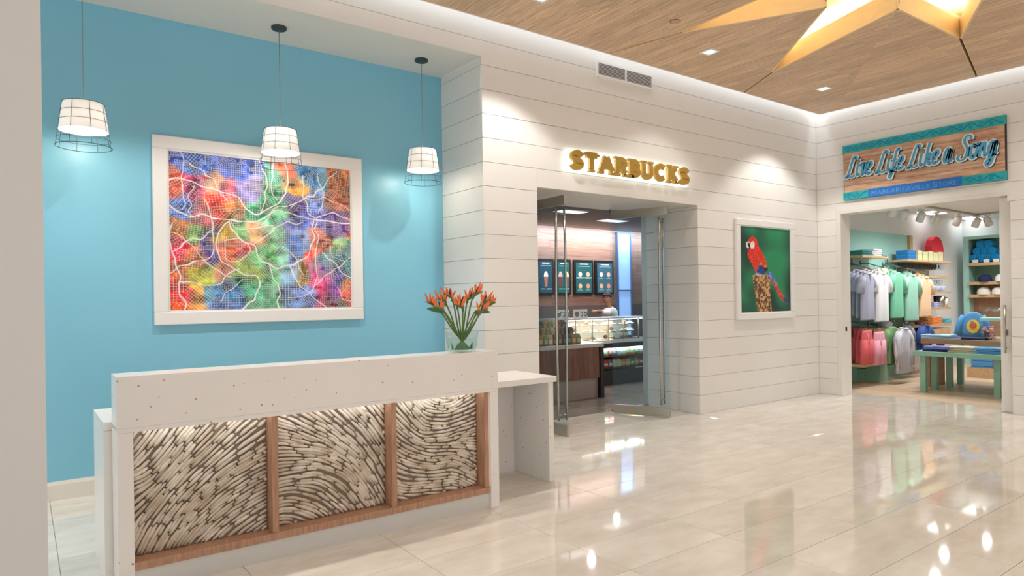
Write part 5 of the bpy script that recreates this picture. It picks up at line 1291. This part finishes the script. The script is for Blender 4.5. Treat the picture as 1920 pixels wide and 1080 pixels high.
tumbler('steel tumbler with black lid on the fourth white-wall shelf', METAL, (onY(1764, 577.5, 5.36).x, 5.36, z + .0005), .07, .2); tumbler('dark tumbler left of the steel one on the fourth shelf', solid('dark_mug', 60, 50, 56, .4), (onY(1757, 577.5, 5.44).x, 5.44, z + .0005), .06, .2); tumbler('pale tumbler right of the steel one on the fourth shelf', PLATE, (onY(1771, 577.5, 5.40).x, 5.40, z + .0005), .06, .17)
xa, xb, z = shelf(1712, 1785, 612, 5.22, .035, 'oak shelf with orange shirts above a drawer box, fifth on the white wall')
folded('folded_shirt', 'folded orange shirt on the fifth white-wall shelf', ORNG, (onY(1744, 611, 5.38).x, 5.38, z), .42, .26, 4, .03, 0, 'folded shirts on shelves')
folded('folded_shirt', 'folded aqua shirt on the fifth white-wall shelf', AQUA, (onY(1764, 611, 5.38).x, 5.38, z), .30, .26, 3, .03, 0, 'folded shirts on shelves')
db = thing('drawer_box', 'oak drawer box hanging under the fifth white-wall shelf', 'drawer', ((onY(1744, 612, 5.24).x + xb) / 2, 5.24, z - .342)); w = (xb - onY(1744, 612, 5.24).x) / 2 - .02
MB().box(-w, w, .016, .40, 0, .262).build('carcass', LW, db)
for s in (-1, 1): MB().box(-w if s < 0 else .003, -.003 if s < 0 else w, 0, .0155, .004, .258, bev=.002).build('drawer_front', LW, db)

# teal display cabinet on the back wall
XC = XS - .42
yl = onX(1806, 500, XC).y; yr = 2.6; zt = onX(1810, 444, XC).z
cab = thing('display_cabinet', 'teal open display cabinet with oak shelves on the shop back wall', 'cabinet', (0, 0, 0))
MB().box(XC, XS - .001, yl - .10, yl, 0, zt).build('side_panel', TEAL, cab); MB().box(XC, XS - .001, yr, yr + .1, 0, zt).build('side_panel', TEAL, cab)
MB().box(XC, XS - .001, yr + .1005, yl - .1005, zt - .06, zt).build('top_panel', TEAL, cab); MB().box(XS - .03, XS - .002, yr + .1005, yl - .1005, 0, zt - .0605).build('back_panel', TEALD, cab)
cz = [onX(1850, y, XC).z for y in (492, 528, 552)]
for i, z in enumerate(cz): MB().box(XC - .05, XS - .031, yr + .101, yl - .101 - (.0 if i else .0), z - .06, z, bev=.003).build('shelf', LW, cab)
MB().box(XS - .06, XS - .0305, yr + .101, yl - .101 - .1, cz[2] + .0005, cz[1] - .061).build('oak_back', LW, cab)
MB().box(XS - .2, XS - .16, yr + .101, yl - .101, .02, cz[2] - .061).build('lower_back', MW, cab)
# rolled blue towels piled on the top shelf, caps below
TOW = solid('blue_towel', 20, 150, 214, .9, var=.15, scale=30)
k = 0
for r_, n in enumerate((4, 3, 2)):
    for i in range(n):
        y = onX(1829 + (1868 - 1829) * ((i + .5 * r_) / 3), 490, XC + .12).y; z = cz[0] + .0865 + r_ * .14
        t = thing('rolled_towel', 'rolled blue towel in the %s row of the cabinet pile, %s from the left' % (['lowest', 'second', 'third', 'topmost'][r_], ORD[i]), 'towel', (XC + .02, y, z), group='rolled blue towels')
        MB().tube([(0, 0, 0), (.02, 0, 0), (.16, 0, 0), (.3, 0, 0), (.32, 0, 0)], [.07, .084, .086, .084, .07], 14).build('roll', TOW, t)
        MB().tube([(-.001, r1 * math.cos(q * .628), r1 * math.sin(q * .628)) for r1 in (.05,) for q in range(10)], .007, 5, closed=True).tube([(-.001, .024 * math.cos(q * .628), .024 * math.sin(q * .628)) for q in range(10)], .006, 5, closed=True).build('coil', TOW, t)
for i, (px, lab) in enumerate(((1829, 'left'), (1850, 'middle'), (1868, 'right'))):
    p = onX(px, 477, XC - .03); t = thing('price_tag', 'small white tag in front of the blue towels, %s of three' % lab, 'tag', (XC - .046, p.y, cz[0] + .0005)); MB().box(-.003, .003, -.05, .05, 0, .06, bev=.001).build('card', WHITE, t); MB().box(-.01, .012, -.04, .04, 0, .004).build('foot', CLEAR, t)
def cabcap(px, z, lab, m): cap(lab, m, (XC + .1, onX(px, 540, XC + .1).y, z + .0005), -pi / 2 + .3, 1.35)
cabcap(1847, cz[1], 'navy cap on the second shelf of the teal cabinet', DNAVY); cabcap(1879, cz[1], 'white cap on the second shelf of the teal cabinet', WHT)
cabcap(1845, cz[2], 'cream cap on the third shelf of the teal cabinet, left of two', solid('cream_cap', 238, 232, 220, .8)); cabcap(1873, cz[2], 'cream cap on the third shelf of the teal cabinet, right of two', solid('cream_cap', 238, 232, 220, .8))
# floor drawer box with blue shirts
XD = 13.1
ya, yb = onX(1813, 700, XD).y, onX(1880, 700, XD).y; zt_ = onX(1840, 690, XD).z
fb = thing('drawer_box', 'oak box on the shop floor behind the green table holding blue shirts', 'drawer', (XD, (ya + yb) / 2, 0)); w = (ya - yb) / 2
MB().box(0, .4, -w, w, 0, .02).build('base', LW, fb)
for a_, b_, c_, d_ in ((0, .02, -w, w), (.38, .4, -w, w), (.0205, .3795, -w, -w + .02), (.0205, .3795, w - .02, w)): MB().box(a_, b_, c_, d_, .0205, zt_).build('side', LW, fb)
folded('folded_shirt', 'folded sky blue shirt in the oak floor box', SKY, (XD + .2, (ya + yb) / 2 + .06, .021), .30, .30, 4, .085, pi / 2, 'folded shirts in the floor box')

# tables in the middle of the shop
GX0, GX1, GY1, GY0 = 10.62, 12.1, 4.45, 2.55
gz = onX(1790, 662, GX0).z
gt = thing('display_table', 'sage green display table with thick legs nearest the shop doorway', 'table', (0, 0, 0))
MB().box(GX0, GX1, GY0, GY1, gz - .065, gz, bev=.003).build('tabletop', TEALD, gt)
def leg(px, Xl, w=.075, m=TEALD, par=gt, top=None):
    y = onX(px, 700, Xl).y; MB().box(Xl, Xl + w, y - w / 2, y + w / 2, 0.0, (top or gz) - .0655).build('leg', m, par)
for px, Xl in ((1730, 10.70), (1751, 11.05), (1779, 11.46), (1799, 11.98), (1869, 10.75)): leg(px, Xl)
WXa, WXb = 11.25, 12.4
wz = onX(1800, 637, WXa).z
wt = thing('display_table', 'oak topped display table behind and above the green table', 'table', (0, 0, 0))
MB().box(WXa, WXb, 2.5, 4.60, wz - .075, wz, bev=.003).build('tabletop', MW, wt)
for px, Xl in ((1738, 11.30), (1762, 11.72)): leg(px, Xl, .085, MW, wt, wz - .01)
MB().box(11.30, 11.385, 2.52, 2.605, 0, wz - .0755).build('leg', MW, wt)
G3 = 'folded shirts on the green table'
def onT(px, py, z, m, lab, n=1, w=.32, d=.24, th=.03, group=G3, X=None):
    p = onX(px, py, X); folded('folded_shirt', lab, m, (X + d / 2 + .02, p.y, z), w, d, n, th, -pi / 2, group)
onT(1753, 660, gz, DNAVY, 'navy folded shirt under the violet one, left on the green table', 1, .36, .26, .03, X=10.66)
onT(1755, 655, gz + .035, PURPL, 'violet folded shirt, left on the green table', 1, .34, .24, .04, X=10.66)
onT(1802, 660, gz, BEIGE, 'beige folded shirt in the middle of the green table', 3, .36, .26, .025, X=10.66)
onT(1855, 660, gz, SKY, 'sky blue folded shirt at the right of the green table', 2, .40, .28, .04, X=10.66)
G4 = 'folded shirts on the oak table'
onT(1752, 636, wz, PALE, 'pale blue folded shirt at the left of the oak table', 2, .40, .26, .028, G4, WXa)
onT(1780, 636, wz, PALE, 'pale blue folded shirt right of the first pale stack', 1, .30, .26, .026, G4, WXa)
onT(1812, 636, wz, DNAVY, 'navy folded shirt on the oak table below the sun shirt', 1, .46, .26, .032, G4, WXa)
# shirt with a sun print on a stand
p = onX(1824, 583, 11.85)
ss = shirt('sky blue shirt with yellow sun print standing on the oak table', SKY, p.z - wz - .02, .25, .3, None, False); ss.name = 'display_shirt'
ss.location = p; ss.rotation_euler = (0, 0, -pi / 2 + .35); ss.scale = (.80, .8, 1)
MB().prism(arc(-.0, -.235, .105, .105, 0, 360, 20), -.0585, -.05, 1).build('sun_print', solid('sun_yellow', 240, 210, 80, .8), ss)
MB().prism(arc(.0, -.225, .06, .055, 0, 360, 16), -.0605, -.0590, 1).build('print_centre', solid('print_red', 206, 110, 70, .8), ss)
MB().prism([(-.07, -.30), (.07, -.30), (.05, -.265), (-.05, -.265)], -.0605, -.0590, 1).build('print_base', solid('print_sand', 226, 176, 90, .8), ss)
MB().tube([(0, .03, -(p.z - wz)), (0, .03, -.03)], .008, 8).build('stand_pole', METAL, ss); MB().lathe([(0, -(p.z - wz) + .001), (.07, -(p.z - wz) + .001), (.07, -(p.z - wz) + .008), (0, -(p.z - wz) + .012)], 18).build('stand_base', METAL, ss)
# mint riser with margarita glasses, jar of sweets
rz = onX(1855, 596, 11.5).z
ri = thing('display_riser', 'mint riser shelf on the oak table carrying wide stemmed glasses', 'riser', (0, 0, 0))
y0 = onX(1837, 598, 11.5).y; MB().box(11.5, 11.85, 2.62, y0, rz - .05, rz, bev=.003).build('shelf', TEAL, ri)
for y in (2.66, y0 - .32): MB().box(11.72, 11.80, y - .05, y, wz + .0005, rz - .0505).build('leg', TEAL, ri)
mg = MB().lathe([(0, 0), (.04, 0), (.04, .003), (.006, .01), (.005, .07), (.02, .085), (.03, .1), (.075, .125), (.085, .15), (.082, .15), (.07, .127), (.026, .104), (0, .092)], 16).mesh('margarita_glass', ST_)
for i, px in enumerate((1848, 1861, 1868)):
    o = link('margarita_glass', mg, None, (11.62 + .1 * (i % 2), onX(px, 592, 11.62).y, rz + .0005)); tag(o, 'wide stemmed glass on the mint riser, %s of three' % ['left', 'middle', 'right'][i], 'glass', 'wide stemmed glasses')
jy = onX(1855, 630, 11.40).y
jr = thing('sweet_jar', 'clear jar of red and white sweets in front of the mint riser', 'jar', (11.38, jy, wz + .0005))
MB().lathe([(0, 0), (.085, 0), (.09, .01), (.09, .19), (.075, .21), (.07, .21), (.085, .185), (.085, .012), (0, .008)], 20).build('glass_body', CLEAR, jr)
MB().box(-.0915, -.0895, -.035, .035, .05, .13).build('jar_label', solid('jar_label', 70, 74, 80, .6), jr)
sw = MB(); rs_ = random.Random(5)
for i in range(60): a = rs_.random() * 6.28; r = .068 * math.sqrt(rs_.random()); sw.ball((r * math.cos(a), r * math.sin(a), .02 + .18 * rs_.random()), .014, n=6, m=4)
sw.build('sweets', solid('sweets', 222, 90, 84, .5, c2=rgb(240, 220, 214), island=.2, scale=30), jr, kind='stuff')

# track lights
ZT = ZS - .03
ta, tb, tc_ = onZ(1640, 372, ZT), onZ(1830, 404, ZT), onZ(1890, 397, ZT)
tr = thing('light_track', 'white lighting track on the shop ceiling', 'track', (0, 0, 0))
for a, b in ((ta, tb), (tb, tc_)):
    d = (b - a); d.z = 0; n_ = Vector((-d.y, d.x, 0)).normalized() * .018
    MB().prism([(a + n_)[:2], (b + n_)[:2], (b - n_)[:2], (a - n_)[:2]], ZS - .032, ZS - .0005, 2).build('rail', solid('track_grey', 176, 174, 172, .5), tr)
TL = [(1674, 399, -1), (1695, 401, -1), (1727, 404, -1), (1756, 407, -1), (1795, 411, -1), (1831, 417, -1), (1852, 416, 1)]
proto = None
for i, (px, py, s) in enumerate(TL):
    q = i / 5; base = ta.lerp(tb, min(1, .18 + .164 * i)) if i < 6 else tb.lerp(tc_, .35)
    hgt_ = onX(px, py, base.x)
    loc = (base.x, hgt_.y, ZS - .033)
    if proto is None:
        t = thing('track_light', 'x', 'spotlight', loc, group='white track spotlights in the shop')
        MB().tube([(0, 0, 0), (0, 0, -.07)], .014, 8).build('stem', WHITE, t); MB().box(-.03, .03, -.05, .05, -.03, 0).build('adapter', WHITE, t)
        HMx = Matrix.Translation((0, 0, -.13)) @ Matrix.Rotation(math.radians(35), 4, 'X')
        MB().lathe([(0, .085), (.05, .08), (.062, .06), (.066, -.09), (.06, -.09), (.055, -.06), (0, -.055)], 18, HMx).build('lamp_head', WHITE, t)
        MB().ball((.066, 0, 0), .012, .012, .012, 8, 5, HMx).build('knob', BLACK, t); proto = t
    else: t = dup(proto, loc)
    t['label'] = 'white track spotlight in the shop, %s from the left' % ['first', 'second', 'third', 'fourth', 'fifth', 'sixth', 'seventh'][i]
    t.rotation_euler = (0, 0, -.6 if s < 0 else 2.4)
for i, (p0, p1, py) in enumerate(((1738, 1757, 399), (1809, 1826, 409))):
    c = onZ((p0 + p1) / 2, py, ZS - .01); t = thing('ceiling_panel', ['slim bright ceiling panel in the shop, left of two', 'slim bright ceiling panel in the shop, right of two'][i], 'ceiling light', (c.x, c.y, ZS - .0005), group='shop ceiling light panels')
    MB().box(-.33, .33, -.17, .17, -.012, 0).build('frame', WHITE, t); MB().box(-.3, .3, -.14, .14, -.016, -.0125).build('diffuser', mat('shop_panel', (1, 1, 1, 1), emit=3.5, ecol=(1, 1, 1, 1)), t)

# ---------------------------------------------------------------- painted sign over the shop opening
SY0, SY1, SZ0, SZ1 = 2.892, 4.833, 2.784, 3.552
sg = thing('shop_sign', 'teal bordered timber sign with blue script over the shop doorway', 'sign', (XB, (SY0 + SY1) / 2, SZ0), (0, 0, -pi / 2))
# local frame: x runs to the right along the sign, -y comes out of the wall
w = (SY1 - SY0) / 2; h = SZ1 - SZ0
SGW = mat('sign_timber', rgb(236, 204, 176), .6, rand=.07, scale=3.5, stretch=(.7, 6, 7), c2=rgb(176, 122, 94))
TEALS = mat('sign_teal', rgb(40, 188, 184), .5, var=.12, scale=4, c2=rgb(26, 164, 174)); BLUES = mat('sign_blue', rgb(24, 120, 214), .5, var=.08, scale=4); INK = mat('sign_ink', rgb(14, 118, 184), .5, var=.05)
MB().box(-w, w, -.03, 0, 0, h).build('backing', solid('sign_edge', 40, 34, 32, .6), sg)
bt, bbm = .142 * h, .135 * h
MB().box(-w - .004, w + .004, -.045, -.0305, h - bt, h).build('top_border', TEALS, sg)
mb0 = MB().box(-w - .004, w + .004, -.045, -.0305, 0, bbm).build('bottom_border', TEALS, sg)
npl = 6; ph_ = (h - bt - bbm) / npl
for i in range(npl): MB().box(-w + .012, w - .012, -.038 - .002 * (i % 2), -.0305, bbm + i * ph_ + .0015, bbm + (i + 1) * ph_ - .0015, bev=.001).build('plank', SGW, sg)
pl = MB().box(-w * .645, w * .525, -.052, -.0455, -.002, bbm * 1.06).build('name_plate', BLUES, sg)
def wavy(x0, x1, zc, amp, per, par):
    n = int((x1 - x0) / per * 14); P = [(x0 + (x1 - x0) * i / n, zc + amp * math.sin(2 * pi * (x1 - x0) * i / n / per)) for i in range(n + 1)]
    MB().ribbon(P, .012, -.0475, -.0455).build('wave_line', INK, par)
    k = 0; x = x0 + per * .25
    while x < x1 - .03:
        up = (k % 2 == 0); MB().ribbon(arc(x + (0 if up else 0), zc + (-amp * .45 if up else amp * .45), .017, .017, 0, 360, 12), .008, -.0475, -.0455).build('curl', INK, par); x += per * .5; k += 1
wavy(-w + .02, w - .02, h - bt / 2, bt * .27, w * 2 / 9, sg); wavy(-w + .02, -w * .66, bbm / 2, bbm * .27, w * 2 / 8.5, sg); wavy(w * .55, w - .02, bbm / 2, bbm * .27, w * 2 / 8.5, sg)
# script lettering drawn with a broad pen, slanted
def pen(pts, n=6): return sp2(pts, n)
SG = {
 'L': (.62, [pen([(.60, .86), (.52, 1.0), (.40, .96), (.30, .7), (.2, .3), (.08, .06), (.0, .02), (.06, -.02), (.2, .06), (.38, .0), (.54, .08)])]),
 'S': (.62, [pen([(.60, .82), (.56, .97), (.42, 1.02), (.28, .9), (.30, .72), (.44, .52), (.48, .3), (.38, .06), (.16, -.02), (.02, .1), (.08, .24)])]),
 'i': (.26, [pen([(.10, .52), (.06, .2), (.1, .03), (.22, .1)]), pen([(.12, .68), (.14, .74)])]),
 'v': (.38, [pen([(.0, .42), (.08, .54), (.14, .46), (.12, .2), (.16, .02), (.26, .12), (.34, .36), (.32, .52), (.4, .48)])]),
 'e': (.36, [pen([(.06, .24), (.22, .3), (.32, .42), (.26, .54), (.12, .46), (.04, .22), (.12, .02), (.26, .04), (.38, .16)])]),
 'f': (.34, [pen([(.38, .9), (.32, 1.02), (.22, .86), (.14, .4), (.08, -.1), (.02, -.32), (-.06, -.24), (.04, -.06), (.2, .06), (.32, .14)]), pen([(.02, .48), (.3, .52)])]),
 'k': (.42, [pen([(.2, 1.0), (.14, .6), (.06, .0)]), pen([(.1, .3), (.26, .52), (.34, .48), (.28, .34), (.14, .28), (.24, .2), (.3, .02), (.42, .1)])]),
 'a': (.44, [pen([(.32, .46), (.2, .54), (.06, .38), (.03, .12), (.12, .0), (.24, .12), (.34, .5), (.3, .2), (.34, .02), (.46, .1)])]),
 'o': (.4, [pen([(.22, .54), (.08, .44), (.03, .18), (.12, .0), (.26, .06), (.33, .32), (.28, .5), (.2, .5), (.3, .44), (.42, .46)])]),
 'n': (.46, [pen([(.0, .44), (.08, .52), (.08, .02)]), pen([(.09, .26), (.2, .5), (.3, .5), (.3, .2), (.34, .02), (.46, .1)])]),
 'g': (.44, [pen([(.32, .46), (.2, .54), (.06, .38), (.03, .14), (.12, .03), (.24, .14), (.34, .5), (.3, .1), (.22, -.26), (.06, -.36), (-.02, -.24), (.14, -.06), (.46, .12)])]),
}
text = 'Live Life Like a Song'; adv = sum(SG[c][0] if c != ' ' else .26 for c in text)
x0, x1 = -w * .955, w * .955; hl = h * .37; k_ = (x1 - x0) / (adv * hl * 1.0 + .2 * hl); cur = x0 + .0
zb0 = h * .40
LB = mat('script_blue', rgb(84, 176, 224), .45, var=.12, scale=20); LE = mat('script_edge', rgb(242, 246, 238), .5, var=.04); LS = mat('script_shadow', rgb(30, 44, 56), .6, var=.05)
for c in text:
    if c == ' ': cur += .26 * hl * k_; continue
    wd, sts = SG[c]; big = c in 'LS'; ob = None
    for layer, (wd_, ya_, yb_, dx, dz, m_, nm) in enumerate(((.14, -.056, -.041, .011, -.011, LS, 'letter_shadow'), (.17, -.062, -.0565, 0, 0, LE, 'letter_edge'), (.085, -.068, -.0625, 0, 0, LB, 'letter_face'))):
        mb = MB()
        for si, st in enumerate(sts):
            P = [(cur + (x + .16 * z) * hl * k_ + dx, zb0 + (z if big or c in 'kf' else z * 1.14) * hl + dz) for x, z in st]
            ws = []
            for i in range(len(P)):
                a, b_ = P[max(i - 1, 0)], P[min(i + 1, len(P) - 1)]; an = math.atan2(b_[1] - a[1], b_[0] - a[0]); q = .62 + .55 * abs(math.sin(an)); ws.append(wd_ * hl * q + (.0 if layer != 1 else .008))
            mb.ribbon(P, ws, ya_ - .0003 * si, yb_)
        if ob is None: ob = mb.build('letter', m_, sg)
        else: mb.build(nm, m_, ob)
    cur += wd * hl * k_
# small capitals on the blue plate
word = 'MARGARITAVILLE STORE'; hs = bbm * .66; cx_ = -w * .60; tot = 0
for i, c in enumerate(word): s_ = 1.0 if i in (0, 15) else .82; tot += (GL[c][0] + .22) * hs * s_ if c != ' ' else .4 * hs
kx = (w * .48 + w * .60) / tot
PALEB = mat('plate_letter', rgb(120, 178, 226), .5, var=.04)
for i, c in enumerate(word):
    if c == ' ': cx_ += .4 * hs * kx; continue
    s_ = 1.0 if i in (0, 15) else .82
    mb, wd = letter_mb(c, hs * s_, .10, -.0545, -.0522, kx, .05)
    mb.build('letter', PALEB, pl, loc=(cx_, 0, bbm * .17)); cx_ += (GL[c][0] + .22) * hs * s_ * kx
